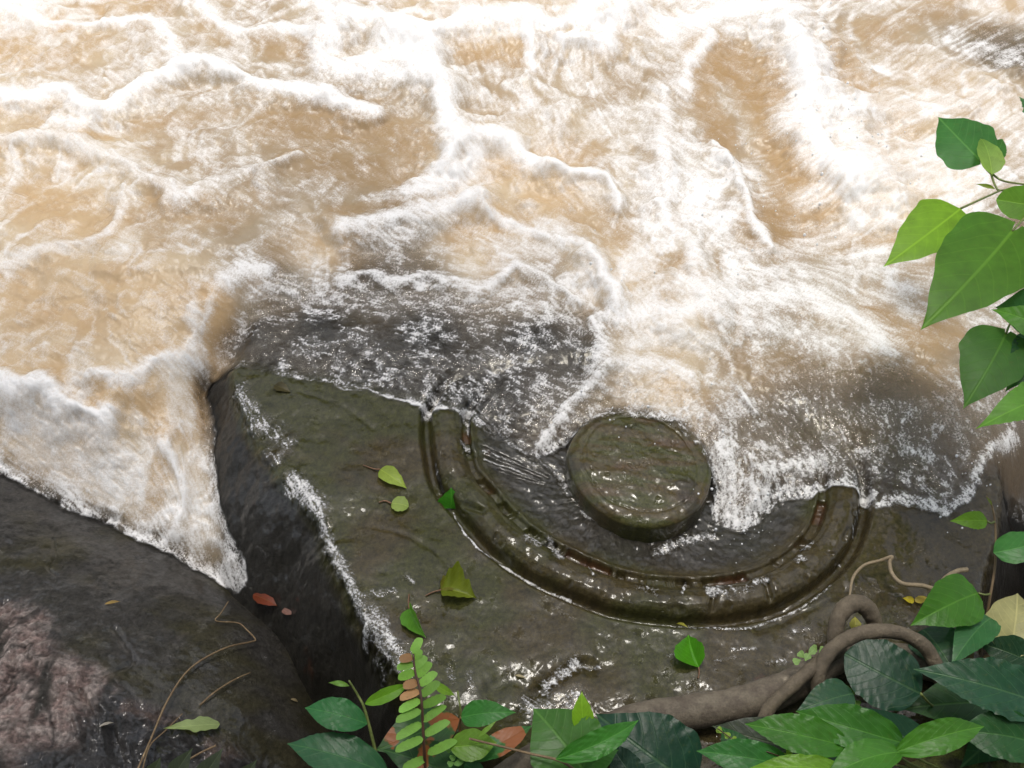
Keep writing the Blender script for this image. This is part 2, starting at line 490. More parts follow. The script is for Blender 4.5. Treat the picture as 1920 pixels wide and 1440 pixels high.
# foam strokes, traced as crest lines lying on the water: pts, half width px, strength, lift
STROKES = [
 ([(0, 12), (40, 28), (85, 42), (130, 48), (185, 50), (240, 44), (290, 40), (312, 62), (322, 92), (338, 118)], 13, .9, .012),
 ([(-60, 20), (30, 5), (60, 30)], 22, .9, .0), ([(70, 60), (75, 95), (72, 125)], 9, .5, 0), ([(300, 50), (308, 90), (330, 130)], 10, .6, 0),
 ([(-80, 190), (0, 188), (60, 195), (120, 182), (160, 214), (200, 216), (240, 192), (290, 160), (340, 136), (372, 128), (410, 136), (450, 155), (500, 172), (560, 182), (620, 196), (660, 214), (702, 222)], 15, 1.0, .035),
 ([(110, 240), (150, 250), (180, 225)], 18, .8, .01), ([(130, 190), (160, 240)], 22, .7, .01),
 ([(378, 8), (410, 45), (450, 66), (510, 56), (560, 66), (605, 80), (640, 70)], 14, .9, .015), ([(600, 0), (620, 60), (615, 130), (640, 150)], 22, .9, .01),
 ([(-60, 280), (0, 275), (80, 272), (150, 282), (220, 312), (262, 336), (312, 366), (342, 380), (372, 370), (420, 346), (470, 332), (520, 322), (560, 302)], 13, .7, .025),
 ([(318, 360), (345, 378), (370, 366)], 14, .8, .0),
 ([(440, 262), (470, 222), (505, 196)], 9, .55, .006), ([(330, 272), (390, 262), (440, 256)], 8, .45, .004), ([(500, 372), (492, 335), (520, 322)], 14, .6, .006),
 ([(236, 362), (226, 402), (200, 440), (150, 460), (80, 472), (0, 502)], 11, .65, .012), ([(440, 372), (510, 400), (560, 392)], 9, .4, .004),
 ([(640, 42), (700, 52), (760, 62), (830, 62), (870, 44), (940, 46), (990, 42), (1020, 62), (1052, 66), (1100, 32), (1142, 22)], 22, 1.0, .04),
 ([(690, 135), (740, 110), (775, 130), (800, 162)], 34, 1.0, .02), ([(640, 152), (700, 142), (760, 160)], 20, .95, .015), ([(740, 85), (800, 95)], 32, 1.0, .01),
 ([(808, 125), (824, 170), (836, 220), (846, 270), (852, 302)], 20, 1.0, .03), ([(786, 362), (830, 332), (862, 292), (902, 274), (950, 276), (976, 300), (1012, 326)], 17, .95, .035),
 ([(780, 372), (830, 352), (870, 330), (890, 300)], 22, .9, .0),
 ([(984, 60), (992, 100), (996, 138)], 10, 1.0, .01), ([(1050, 92), (1090, 88), (1132, 100), (1150, 55), (1165, 30)], 19, .95, .02), ([(1060, 60), (1120, 60)], 26, .95, .01),
 ([(1028, 324), (1080, 336), (1130, 342), (1150, 366), (1156, 402)], 9, .95, .022), ([(640, 442), (700, 430), (760, 420), (810, 402), (850, 390), (902, 386)], 15, .9, .03),
 ([(700, 450), (780, 440), (840, 415)], 16, .6, .0), ([(842, 330), (862, 362), (902, 384)], 11, .75, .01), ([(900, 392), (930, 420), (980, 432), (1040, 452), (1092, 466), (1110, 500), (1132, 532), (1150, 572)], 8, .85, .014),
 ([(978, 222), (1010, 206), (1040, 216), (1042, 246)], 10, .65, .008), ([(1240, 180), (1242, 300), (1246, 362), (1252, 420), (1290, 462), (1302, 502)], 17, .85, .02),
 ([(1212, 195), (1222, 245)], 9, .7, 0), ([(1180, 362), (1212, 372), (1222, 422)], 8, .65, .006), ([(1160, 370), (1152, 430)], 7, .6, .006),
 ([(1250, 60), (1300, 40), (1360, 30), (1420, 20), (1470, 40)], 36, .95, .02), ([(1285, 170), (1295, 120), (1330, 70)], 14, .9, .01), ([(1440, 40), (1490, 95)], 30, .85, .01),
 ([(1478, 85), (1498, 130), (1508, 180), (1512, 235), (1528, 280), (1556, 325), (1590, 350)], 30, 1.0, .045), ([(1530, 120), (1560, 200), (1600, 280), (1640, 340)], 26, .8, .02),
 ([(1480, 240), (1505, 215)], 30, .9, 0), ([(1590, 330), (1600, 370)], 34, .9, .01), ([(1500, 380), (1560, 360), (1640, 320), (1720, 290)], 20, .7, .0),
 ([(1335, 280), (1358, 296), (1350, 325)], 8, .9, .02), ([(1340, 300), (1370, 325), (1384, 356), (1402, 402), (1422, 442), (1442, 472)], 12, .95, .025),
 ([(1270, 300), (1310, 350), (1330, 420), (1380, 470)], 34, .72, .015), ([(1420, 480), (1480, 470), (1560, 440), (1640, 430)], 20, .65, 0), ([(1480, 500), (1560, 520), (1640, 500), (1720, 470)], 22, .6, 0),
 ([(1640, 70), (1740, 130), (1800, 110), (1900, 60)], 14, .45, 0), ([(1720, 140), (1760, 90), (1740, 40)], 10, .5, .004), ([(1640, 250), (1760, 190), (1900, 230)], 22, .6, 0), ([(1620, 380), (1720, 340), (1860, 270)], 24, .6, 0),
 ([(-60, 715), (0, 725), (42, 742), (76, 730), (102, 746), (140, 780), (180, 796), (212, 786)], 13, 1.0, .04), ([(0, 760), (60, 790), (120, 810), (200, 820)], 22, .7, .01), ([(40, 840), (140, 880), (250, 930), (310, 980)], 22, .55, .0),
 ([(170, 716), (230, 712), (282, 686), (330, 672), (362, 662)], 11, .8, .015), ([(430, 524), (460, 502), (502, 510)], 14, .85, .012), ([(362, 580), (372, 620), (352, 652)], 11, .7, .01), ([(290, 690), (350, 690)], 10, .6, 0),
 ([(310, 832), (322, 862), (340, 902), (342, 952), (332, 985)], 12, .9, .012), ([(330, 1002), (380, 1012), (420, 1032), (442, 1060), (470, 1088)], 15, .72, .008), ([(285, 1022), (340, 1002)], 10, .9, .004), ([(400, 850), (408, 930), (425, 1000)], 10, .6, .004), ([(425, 1020), (450, 1070)], 12, .65, .004),
 ([(330, 730), (322, 790), (318, 830)], 12, .5, .006),
 ([(640, 532), (700, 522), (750, 532), (800, 522), (850, 532), (900, 542), (940, 522), (966, 502), (992, 512), (1040, 542), (1092, 572)], 9, .85, .014), ([(560, 545), (650, 560), (760, 565), (880, 575), (1000, 580), (1090, 610)], 22, .5, .0),
 ([(790, 560), (795, 600), (800, 650)], 9, .55, .003), ([(480, 600), (560, 610), (640, 600)], 14, .4, 0), ([(455, 600), (440, 650), (415, 680)], 10, .55, 0), ([(400, 560), (384, 620), (372, 680)], 7, .6, .004), ([(470, 560), (500, 545), (560, 540)], 12, .6, .004),
 ([(1100, 480), (1130, 530), (1152, 565), (1138, 600), (1112, 605), (1128, 645), (1120, 690)], 12, .9, .018), ([(1136, 690), (1120, 715), (1082, 752), (1052, 785), (1030, 815), (1010, 845)], 9, .85, .012), ([(1130, 692), (1180, 684), (1250, 692), (1300, 712)], 12, .75, .01),
 ([(1160, 602), (1230, 592), (1262, 602), (1330, 580)], 22, .85, .014), ([(1280, 540), (1340, 560), (1420, 570), (1500, 560), (1560, 590), (1630, 622), (1642, 645)], 24, .85, .018), ([(1340, 610), (1450, 620), (1560, 650)], 22, .7, .008), ([(1180, 650), (1260, 640), (1340, 650)], 18, .65, .006), ([(1620, 560), (1700, 540), (1760, 520)], 16, .6, 0),
 ([(1350, 860), (1360, 910), (1372, 960), (1385, 992)], 20, .8, .012), ([(1395, 985), (1412, 945), (1405, 915)], 9, .85, .012), ([(1425, 950), (1430, 915), (1415, 890)], 8, .85, .012), ([(1420, 892), (1480, 882), (1545, 866)], 11, .75, .008), ([(1540, 926), (1585, 910), (1630, 928)], 9, .95, .004), ([(1456, 926), (1530, 922), (1558, 912), (1602, 918), (1640, 948), (1690, 935), (1740, 945), (1790, 962), (1812, 930), (1830, 880), (1862, 850), (1900, 825)], 10, .75, .006),
 ([(1340, 790), (1360, 830), (1350, 870)], 16, .6, .006), ([(1380, 730), (1400, 745), (1418, 775)], 5, .9, .012), ([(1440, 860), (1560, 880), (1680, 890), (1760, 900)], 26, .35, 0), ([(1780, 700), (1790, 780), (1800, 860)], 14, .4, 0),
 ([(500, 705), (548, 714), (590, 722)], 4, .75, .001), ([(590, 718), (632, 726), (680, 738)], 4, .8, .001), ([(690, 738), (740, 748), (800, 760), (845, 770)], 6, .85, .001), ([(850, 770), (880, 775), (905, 790)], 6, .7, .001), ([(440, 690), (450, 740), (470, 780)], 7, .5, .001),
 ([(800, 700), (812, 740), (820, 765)], 10, .6, .001), ([(1000, 850), (1020, 862), (1036, 850)], 9, .7, .002),
]
BROWN = [([(1330, 110), (1400, 130), (1440, 200), (1490, 300), (1500, 400), (1440, 430)], 55, .75), ([(1310, 160), (1350, 260)], 30, .6), ([(500, 230), (600, 235), (720, 250), (780, 280)], 48, .5), ([(560, 300), (700, 320), (780, 330)], 40, .45), ([(880, 100), (960, 100), (975, 115)], 24, .6), ([(20, 90), (60, 110)], 30, .4), ([(105, 40), (120, 55)], 16, .5), ([(110, 120), (170, 90)], 34, .35), ([(380, 55), (420, 80)], 22, .4), ([(500, 90), (570, 100)], 30, .4), ([(200, 10), (300, 15)], 26, .35), ([(270, 230), (400, 215), (480, 200)], 22, .35), ([(160, 262), (205, 264)], 8, .5), ([(60, 380), (150, 400), (200, 420)], 45, .4), ([(290, 380), (420, 400), (480, 380)], 30, .4), ([(640, 400), (780, 395), (830, 385)], 22, .45), ([(860, 440), (920, 420)], 30, .4), ([(1010, 360), (1090, 400), (1150, 440)], 38, .4), ([(1040, 300), (1110, 290)], 34, .3), ([(930, 320), (1000, 345)], 26, .3), ([(1100, 130), (1160, 100)], 20, .3), ([(60, 560), (200, 560), (320, 600)], 60, .3), ([(400, 560), (420, 620), (395, 680)], 26, .5), ([(380, 730), (388, 800)], 16, .6), ([(300, 800), (270, 740), (200, 740)], 26, .4), ([(300, 870), (290, 920)], 20, .4), ([(20, 690), (100, 690)], 30, .35), ([(520, 460), (600, 440), (680, 480)], 34, .3), ([(1590, 100), (1570, 140), (1600, 150)], 26, .5), ([(1620, 60), (1700, 40), (1780, 20)], 30, .4), ([(1640, 170), (1700, 230)], 34, .35), ([(1800, 40), (1880, 70)], 24, .4), ([(1540, 460), (1700, 450)], 20, .4), ([(1640, 600), (1720, 640), (1780, 620)], 34, .45), ([(1420, 700), (1600, 720), (1740, 720)], 46, .35), ([(1280, 500), (1300, 520)], 22, .5), ([(1500, 800), (1640, 800)], 50, .2), ([(1840, 900), (1900, 880)], 40, .7), ([(1250, 730), (1320, 740)], 22, .35)]
warpx = .010 * n_mid + .003 * n_fin
warpy = .010 * n_mid2 + .003 * n_fin2
wx = gx32 + warpx.astype(np.float32); wy = gy32 + warpy.astype(np.float32)
foam = np.zeros_like(gx32); lift = np.zeros_like(gx32); brown = np.zeros_like(gx32)
SYM = .74
def stroke_field(pts, hw):
    q = to_water(np.array(pts, float)[:, 0], np.array(pts, float)[:, 1])
    sc = np.mean([mpp(p) for p in q])
    path = catmull(q[:, :2], 5)
    r = hw * sc * 3.2
    lo = path.min(0) - r * 1.6; hi = path.max(0) + r * 1.6
    rows = np.where((GY.max(1) > lo[1]) & (GY.min(1) < hi[1]))[0]
    if len(rows) == 0: return None
    rs = slice(rows[0], rows[-1] + 1)
    cols = np.where(((GX[rs] > lo[0]) & (GX[rs] < hi[0])).any(0))[0]
    if len(cols) == 0: return None
    cs = slice(cols[0], cols[-1] + 1)
    return (rs, cs), seg_dist(wx[rs, cs], wy[rs, cs], path, SYM) / (hw * sc)
for pts, hw, st, lf in STROKES:
    r = stroke_field(pts, hw * (1.12 if pts[0][1] < 690 else 1.0))
    if r is None: continue
    sl_, d = r
    d = d / np.clip(1 + .45 * n_mid2[sl_] + .35 * n_big2[sl_], .45, 1.7)
    foam[sl_] = np.maximum(foam[sl_], st * .96 * (np.exp(-(d * .78) ** 2) * .75 + .25 * np.exp(-(d * .36) ** 2)))
    lift[sl_] += .75 * lf * np.exp(-(d * .55) ** 2)
for pts, hw, st in BROWN:
    r = stroke_field(pts, hw)
    if r is None: continue
    sl_, d = r
    brown[sl_] = np.maximum(brown[sl_], st * np.exp(-(d * .9) ** 4))
# base foam by region, (px,py,value)
base = idw([(0, 0, .5), (300, 100, .36), (600, 60, .5), (900, 0, .5), (1200, 100, .5), (1400, 60, .6), (1700, 80, .38), (1880, 60, .35), (1890, 140, .34), (150, 330, .42), (450, 250, .4), (650, 260, .25), (700, 340, .28),
            (1000, 200, .46), (1150, 260, .4), (1060, 380, .3), (1250, 420, .62), (1350, 450, .75), (1440, 280, .15), (1560, 250, .75), (1700, 300, .55), (1600, 450, .55), (100, 450, .35), (350, 450, .28), (550, 450, .25), (800, 470, .34),
            (100, 580, .25), (300, 600, .25), (420, 570, .3), (200, 690, .25), (60, 800, .68), (200, 850, .66), (120, 880, .62), (330, 800, .48), (380, 900, .66), (350, 960, .72), (420, 1040, .7), (600, 560, .36), (800, 590, .42), (1000, 590, .45),
            (500, 650, .24), (700, 660, .28), (900, 680, .33), (1050, 700, .34), (900, 760, .3), (1150, 480, .45), (1250, 560, .5), (1400, 620, .62), (1550, 580, .6), (1700, 600, .42), (1650, 700, .34), (1400, 750, .40), (1250, 720, .45), (1550, 820, .37), (1700, 880, .4), (1480, 900, .42), (1380, 900, .6), (1880, 880, .1), (1780, 800, .34), (1900, 300, .5)], GX, GY, 3)
turb = idw([(0, 0, 1), (960, 0, 1), (1900, 0, .95), (1890, 140, .3), (1800, 200, .8), (0, 400, 1), (960, 400, 1), (1700, 400, 1), (100, 600, 1), (400, 600, 1), (385, 690, .9), (300, 600, 1), (340, 690, 1), (600, 515, .8), (900, 515, .85), (480, 555, .5), (550, 560, .25), (700, 560, .25), (800, 565, .3), (1000, 585, .45), (440, 640, .12), (480, 640, .05), (600, 630, .03), (800, 640, .03), (1000, 650, .03), (1090, 690, .05),
            (900, 740, .04), (500, 690, .05), (700, 710, .03), (1150, 560, .85), (1250, 650, .8), (1160, 690, .7), (1250, 730, .75), (1400, 700, .5), (1600, 650, .6), (1750, 680, .65), (1500, 800, .22), (1650, 800, .25), (1780, 780, .4), (1400, 850, .3), (1380, 940, .3), (1500, 900, .2), (1650, 920, .15), (1780, 930, .2), (1880, 890, .25), (1940, 940, .1), (1910, 850, .3), (1990, 880, .2),
            (100, 800, 1), (200, 850, .9), (60, 870, .4), (180, 940, .35), (300, 960, .5), (380, 850, .9), (390, 760, .95), (350, 1020, .35), (450, 1080, .2), (1900, 480, .4)], GX, GY, 3)
turb = sst(.04, .92, turb) * sst(-.005, .05, s_w + .006 * n_mid)
# lacy cells of old foam between the crests
lace = 1 - np.abs(fbm(GX * 7 + 1.2 * n_big, GY * 5 + 1.2 * n_big2, 3, 71)) * 2.0
lace2 = 1 - np.abs(fbm(GX * 17 + .8 * n_mid, GY * 12, 3, 75)) * 2.0
foamD = base + .30 * (lace - .45) + .19 * (lace2 - .45) + .09 * n_mid + .09 * sst(690, 480, PY)
foamD = foamD * (1 - .75 * brown)
foamD = np.maximum(foamD, foam * 1.05)
foamD = foamD - .05 * brown
# flow streaks: noise smeared along the current
ang = [(0, 0, 20), (300, 300, 25), (700, 200, 35), (1000, 200, 70), (1300, 200, 30), (1700, 100, -32), (1800, 300, -32), (1600, 400, -30), (1500, 250, -10), (200, 600, 20), (500, 500, 30), (700, 640, 5), (560, 600, 0), (900, 620, 8), (1000, 720, 28), (900, 780, 35), (150, 850, 25), (380, 850, 80), (380, 1000, 60), (1250, 550, 30), (1150, 620, 60), (1400, 620, 20), (1700, 680, 20), (1500, 800, 40), (1700, 820, 65), (1380, 920, 75), (1600, 920, 30), (1250, 720, 10)]
c2 = idw([(a, b, math.cos(2 * rad(c))) for a, b, c in ang], GX, GY, 3); s2 = idw([(a, b, math.sin(2 * rad(c))) for a, b, c in ang], GX, GY, 3)
th = .5 * np.arctan2(s2, c2)
vx = np.cos(th).astype(np.float32); vy = np.sin(th).astype(np.float32)     # index space, y down
slen = np.clip(idw([(0, 0, 4), (300, 300, 3), (900, 200, 3), (1300, 200, 5), (1700, 100, 16), (1800, 300, 16), (1560, 300, 9), (1600, 450, 14), (200, 600, 5), (700, 640, 4), (1000, 720, 5), (1250, 550, 3), (1500, 800, 2), (1380, 920, 2), (1650, 880, 2), (380, 900, 3)], GX, GY, 3), 2, 16)
H, Wd = GX.shape
def lic(noise_img, lmul=1.0):
    ii, jj = np.mgrid[0:H, 0:Wd].astype(np.float32)
    acc = noise_img.copy(); wsum = np.ones_like(acc)
    for sgn in (1, -1):
        y, x = ii.copy(), jj.copy()
        for k in range(1, 15):
            yi = np.clip(y, 0, H - 1).astype(np.int32); xi = np.clip(x, 0, Wd - 1).astype(np.int32)
            x += sgn * vx[yi, xi]; y += sgn * vy[yi, xi]
            yi = np.clip(y, 0, H - 1).astype(np.int32); xi = np.clip(x, 0, Wd - 1).astype(np.int32)
            wk = (k <= slen * lmul).astype(np.float32)
            acc += noise_img[yi, xi] * wk; wsum += wk
    return acc / np.sqrt(wsum)
white = rng.standard_normal((H, Wd)).astype(np.float32)
white = (white + .5 * np.roll(white, 1, 0) + .5 * np.roll(white, 1, 1)) / 1.22
streak = lic(white)
streak2 = lic(np.kron(rng.standard_normal((H // 3 + 1, Wd // 3 + 1)).astype(np.float32), np.ones((3, 3), np.float32))[:H, :Wd], 1.0)
streak2 = (streak2 + np.roll(streak2, 1, 0) + np.roll(streak2, 1, 1)) / 2.2
sw_ = sst(5, 12, slen)
infr = sst(-75, -50, PX) * sst(1995, 1965, PX)
streak = infr * np.clip(streak * (.95 - .35 * sw_) + streak2 * .5 * sw_, -3, 3)
deep = sst(.0, .10, s_w)
waves = (.016 * fbm(GX * 4.5 + n_big * .5, GY * 6, 3, 81) + .006 * (ridged_w := (1 - np.abs(fbm(GX * 9 + n_mid * .3, GY * 11, 3, 85)) * 1.6)) + .002 * n_mid) * sst(.02, .3, s_w) * sst(0.2, .9, turb)
ripples = (.0004 * streak + .0006 * n_fin) * sst(0, .03, s_w) * (0.6 + .6 * turb)
zwf = zw + lift * sst(0, .05, s_w) + waves + ripples + .006 * np.clip(foamD - .5, 0, 1)

# ------------------------------------------------------------------ MATERIALS: rock, water
def rock_material(name, coat=1.0, bump=1.0, spec_rough=.45, moss=False):
    m = N(name)
    col = m.attr('tint', 'Color')
    f = m.noise(110, 6, .7); g = m.noise(480, 4, .65)
    v = m.math('MULTIPLY_ADD', f, 2.2, -.1, True); v = m.math('MULTIPLY', v, m.math('MULTIPLY_ADD', g, 1.5, .25))
    m.l(m.mul(col, v), m.p.inputs['Base Color'])
    m.p.inputs['Roughness'].default_value = spec_rough
    m.p.inputs['Specular IOR Level'].default_value = .12
    b = m.bump(m.noise(80, 8, .7), .6 * bump, .012); b = m.bump(g, .4 * bump, .004, b)
    m.l(b, m.p.inputs['Normal'])
    m.l(m.math('MULTIPLY', m.attr('wet'), coat), m.p.inputs['Coat Weight'])
    m.p.inputs['Coat Roughness'].default_value = .05
    m.p.inputs['Coat IOR'].default_value = 1.37
    cb = m.bump(m.noise(26, 5, .55, dist=.8), .07, .016)
    gb = m.n('Bump'); gb.inputs['Distance'].default_value = .009; m.l(m.noise(230, 4, .65), gb.inputs['Height']); m.l(cb, gb.inputs['Normal'])
    m.l(m.math('MULTIPLY_ADD', m.ss(m.noise(24, 4, .6), .56, .68), .75, .03), gb.inputs['Strength']); cb = gb.outputs[0]
    m.l(cb, m.p.inputs['Coat Normal'])
    return m.m
M_rock = rock_material('wet_rock')
M_granite = rock_material('wet_granite', bump=1.6, spec_rough=.55)

def water_material():
    m = N('river_water')
    F_, T_, St, Ed = m.attr('foam'), m.attr('turb'), m.attr('streak'), m.attr('edge')
    n1 = m.noise(240, 3, .6); n2 = m.noise(70, 4, .6)
    n3 = m.noise(520, 3, .65)
    grain = m.math('ADD', m.math('MULTIPLY', m.math('SUBTRACT', n1, .5), .50), m.math('MULTIPLY', m.math('SUBTRACT', n3, .5), .75))
    xt = m.math('ADD', m.math('ADD', F_, m.math('MULTIPLY', St, .05)), grain)
    ft = m.ss(xt, .07, 1.10)
    spk = m.math('ADD', m.math('MULTIPLY', m.math('SUBTRACT', n1, .5), 1.1), m.math('MULTIPLY', m.math('SUBTRACT', n3, .5), .5))
    xf = m.math('ADD', m.math('ADD', m.math('MULTIPLY', F_, .95), m.math('MULTIPLY', St, .11)), m.math('ADD', spk, m.math('MULTIPLY', m.math('SUBTRACT', n2, .5), .5)))
    ff = m.math('MULTIPLY', m.ss(xf, .30, .98), .86)
    fm = m.math('ADD', m.math('MULTIPLY', ft, T_), m.math('MULTIPLY', ff, m.math('SUBTRACT', 1.0, T_)))
    wcol = m.mix(m.ss(m.noise(9, 4, .6), .3, .7), (.45, .33, .20), (.55, .44, .295))
    wcol = m.mix(m.math('MULTIPLY', m.attr('silt'), .6, clamp=True), wcol, (.50, .305, .12))
    # turbid water
    tb = m.p
    m.l(wcol, tb.inputs['Base Color'])
    tb.inputs['Roughness'].default_value = .22; tb.inputs['IOR'].default_value = 1.33
    bmp = m.bump(n2, .14, .006); bmp = m.bump(n1, .18, .003, bmp)
    m.l(bmp, tb.inputs['Normal'])
    # clear film: see-through with a fresnel gloss
    tr = m.n('BsdfTransparent'); tr.inputs[0].default_value = (.93, .92, .88, 1)
    gl = m.n('BsdfGlossy'); gl.inputs['Roughness'].default_value = .06; m.l(bmp, gl.inputs['Normal'])
    fr = m.n('Fresnel'); fr.inputs[0].default_value = 1.33; m.l(bmp, fr.inputs['Normal'])
    clear = m.n('MixShader'); m.l(fr.outputs[0], clear.inputs[0]); m.l(tr.outputs[0], clear.inputs[1]); m.l(gl.outputs[0], clear.inputs[2])
    body = m.n('MixShader'); m.l(T_, body.inputs[0]); m.l(clear.outputs[0], body.inputs[1]); m.l(tb.outputs[0], body.inputs[2])
    fo = m.n('BsdfPrincipled')
    fo.inputs['Base Color'].default_value = (.82, .81, .79, 1); fo.inputs['Roughness'].default_value = .5
    fo.inputs['Specular IOR Level'].default_value = .4
    m.l(m.bump(m.math('ADD', n1, n2), .35, .004), fo.inputs['Normal'])
    sh = m.n('MixShader'); m.l(fm, sh.inputs[0]); m.l(body.outputs[0], sh.inputs[1]); m.l(fo.outputs[0], sh.inputs[2])
    t2 = m.n('BsdfTransparent')
    fin = m.n('MixShader'); m.l(Ed, fin.inputs[0]); m.l(t2.outputs[0], fin.inputs[1]); m.l(sh.outputs[0], fin.inputs[2])
    m.l(fin.outputs[0], m.out.inputs['Surface'])
    return m.m
M_water = water_material()

# ------------------------------------------------------------------ rock colours; carved stone a darker grey on its side faces
def lerp(a, b, t): return np.asarray(a) * (1 - t[..., None]) + np.asarray(b) * t[..., None]
olive = np.array([.058, .058, .015]); brownc = np.array([.070, .053, .020]); greyc = np.array([.052, .048, .042]); rust = np.array([.13, .045, .018]); dark = np.array([.022, .020, .017])
tint_m = lerp(olive, brownc, sst(-.5, .5, fbm(GX * 6, GY * 8, 4, 91) + (PX - 1000) / 1100))
tint_m = lerp(tint_m, greyc, floorm * .8)
tint_m = lerp(tint_m, brownc * .75, sst(1550, 1750, PX) * .8)
tint_m = lerp(tint_m, rust, .55 * pit * sst(-.2, .4, n_mid))
tint_m = lerp(tint_m, greyc * .64, sst(.004, .03, dm) * .95)
tint_m = lerp(tint_m, dark, sst(.2, 1.0, n_mid) * .25)
tint_m = lerp(tint_m, rust * .8, sst(.75, 1.1, n_mid) * sst(.1, .4, n_big) * .6)
tint_m = lerp(tint_m, np.array([.052, .049, .045]), sst(-.01, .05, s_w) * .9)
tint_m *= (.80 * np.clip(1 + .30 * n_mic + .22 * n_fin2, .3, 1.9))[..., None]
wet_m = np.clip(.85 + .3 * n_big, .5, 1)

tint_l = lerp(greyc * .95, np.array([.048, .043, .023]), sst(-.4, .5, fbm(GX * 5, GY * 9, 4, 95) + (PX - 350) / 700))
pink = np.array([.19, .138, .122]); pink2 = np.array([.29, .24, .215])
gm = sst(-.02, .03, sdf(GX + .02 * n_mid, GY + .02 * n_mid, [tuple(p) for p in P(*np.array([(-700, 1105), (0, 1118), (48, 1135), (120, 1195), (165, 1240), (190, 1290), (160, 1330), (150, 1400), (70, 1425), (0, 1640), (-700, 1640)]).T)[:, :2]]))
tint_l = lerp(tint_l, np.array([.045, .043, .042]), roughm)
gran = lerp(pink, pink2, sst(-.5, .5, n_fin)); gran = gran * (1 + .35 * n_mic + .25 * n_fin2)[..., None] * (1 - .7 * sst(.86, .99, 1 - np.abs(fbm(GX * 9, GY * 5 - GX * 3, 4, 119)) * 1.1))[..., None]; gran = lerp(gran, dark * 2, sst(.15, .7, fbm(GX * 20, GY * 7 - GX * 5, 3, 97)))
tint_l = lerp(tint_l, gran, gm * .95)
tint_l = lerp(tint_l, np.array([.16, .11, .09]), roughm * (1 - gm) * sst(.25, .8, n_mid + .2 * n_big) * .6)
tint_l = tint_l * (1.1 * np.clip(1 + .28 * n_mic + .22 * n_fin2, .3, 1.9))[..., None]
wet_l = 1 - .75 * gm

def sheet(name, win, Zf, mask, attrs, mat, parent=None, colors=None):
    sl = window(*win)
    m = mask[sl]
    qm = m[:-1, :-1] & m[1:, :-1] & m[:-1, 1:] & m[1:, 1:]
    return grid_object(name, GX[sl], GY[sl], Zf[sl], qm, {k: a[sl] for k, a in attrs.items()}, mat, parent, {k: a[sl] for k, a in (colors or {}).items()})

# main boulder: stone body, ring and basin are parts
boulder = empty('carved_boulder', (0, 0, 0), 'dark wet boulder carved with a sunken ring round a stone boss', 'carved rock')
vis = (zm > -.88) & (zm > zl - .05)
band = (dr > .024) & (dr < .086); floor_ = dr >= .086
def quadmask_split(win, cond):
    sl = window(*win)
    c = cond[sl]; v = vis[sl]
    allv = v[:-1, :-1] & v[1:, :-1] & v[:-1, 1:] & v[1:, 1:]
    return sl, allv & c[:-1, :-1]
WM = (250, 2100, 470, 1640)
for nm, cond in (('stone', ~band & ~floor_), ('ring', band), ('basin', floor_)):
    sl, qm = quadmask_split(WM, cond)
    grid_object(nm, GX[sl], GY[sl], zm[sl], qm, {'wet': wet_m[sl]}, M_rock, boulder, {'tint': tint_m[sl]})

# the boss
aa = np.arctan2(bw[:, 1] - bc[1], bw[:, 0] - bc[0]); rr = 1.035 * np.hypot(bw[:, 1] - bc[1], bw[:, 0] - bc[0])
o_ = np.argsort(aa); aa = aa[o_]; rr = rr[o_]
NP, prof = 220, []
for t in np.linspace(0, .82, 62): prof.append((t, BT - .006 * t ** 2))
for t in np.linspace(0, 1, 14)[1:]: prof.append((.82 + .18 * math.sin(t * math.pi / 2), BT - .0044 - .014 * (1 - math.cos(t * math.pi / 2))))
for t in np.linspace(0, 1, 18)[1:]: prof.append((1 + .015 * t + .006 * math.sin(t * 3), BT - .0184 - .08 * t))
ph = np.linspace(-math.pi, math.pi, NP, endpoint=False)
R = np.interp(ph, np.r_[aa - 2 * math.pi, aa, aa + 2 * math.pi], np.r_[rr, rr, rr])
for _ in range(8): R = (np.roll(R, 1) + R * 2 + np.roll(R, -1)) / 4
pr = np.array(prof)
bx = bc[0] + pr[:, 0][:, None] * R * np.cos(ph); by = bc[1] + pr[:, 0][:, None] * R * np.sin(ph)
nz = fbm(bx * 14, by * 14, 4, 101); nz2 = fbm(bx * 50, by * 50, 3, 103); band_n = fbm(bx * 5, by * 32 + bx * 6, 3, 105)
fl = np.clip(1 - pr[:, 0] ** 8, 0, 1)[:, None]
bz = pr[:, 1][:, None] + fl * (.0035 * nz + .0009 * nz2 + .0008 * band_n - .003 * sst(.5, .9, nz2) - .0022 * np.exp(-((pr[:, 0][:, None] - .80 - .03 * nz) / .018) ** 2)) + .006 * (bx - bc[0]) / .14 * fl * -1
k = 1 + .012 * nz * (pr[:, 0][:, None] > .9)
bx = bc[0] + (bx - bc[0]) * k; by = bc[1] + (by - bc[1]) * k
V = np.stack([bx.ravel(), by.ravel(), bz.ravel()], -1)
Fc = [(i * NP + j, i * NP + (j + 1) % NP, (i + 1) * NP + (j + 1) % NP, (i + 1) * NP + j) for i in range(len(pr) - 1) for j in range(NP)]
Fc = [f[::-1] for f in Fc]
boss = mesh_object('boss', V, Fc, M_rock, boulder)
tb = lerp(olive * 1.1, brownc * 1.15, sst(-.3, .4, band_n)); tb = lerp(tb, np.array([.12, .065, .042]), sst(.05, .5, fbm(bx * 6 + 4, by * 22, 3, 107) - np.hypot(bx - bc[0] - .05, by - bc[1] + .01) * 3 + .25) * .45)
tb = lerp(tb, dark, sst(.2, .7, nz) * .5) * (.95 * np.clip(1 + .25 * fbm(bx * 150, by * 150, 2, 109), .4, 1.6))[..., None]
at = boss.data.attributes.new('tint', 'FLOAT_COLOR', 'POINT'); at.data.foreach_set('color', np.c_[tb.reshape(-1, 3), np.ones(len(V))].astype(np.float32).ravel())
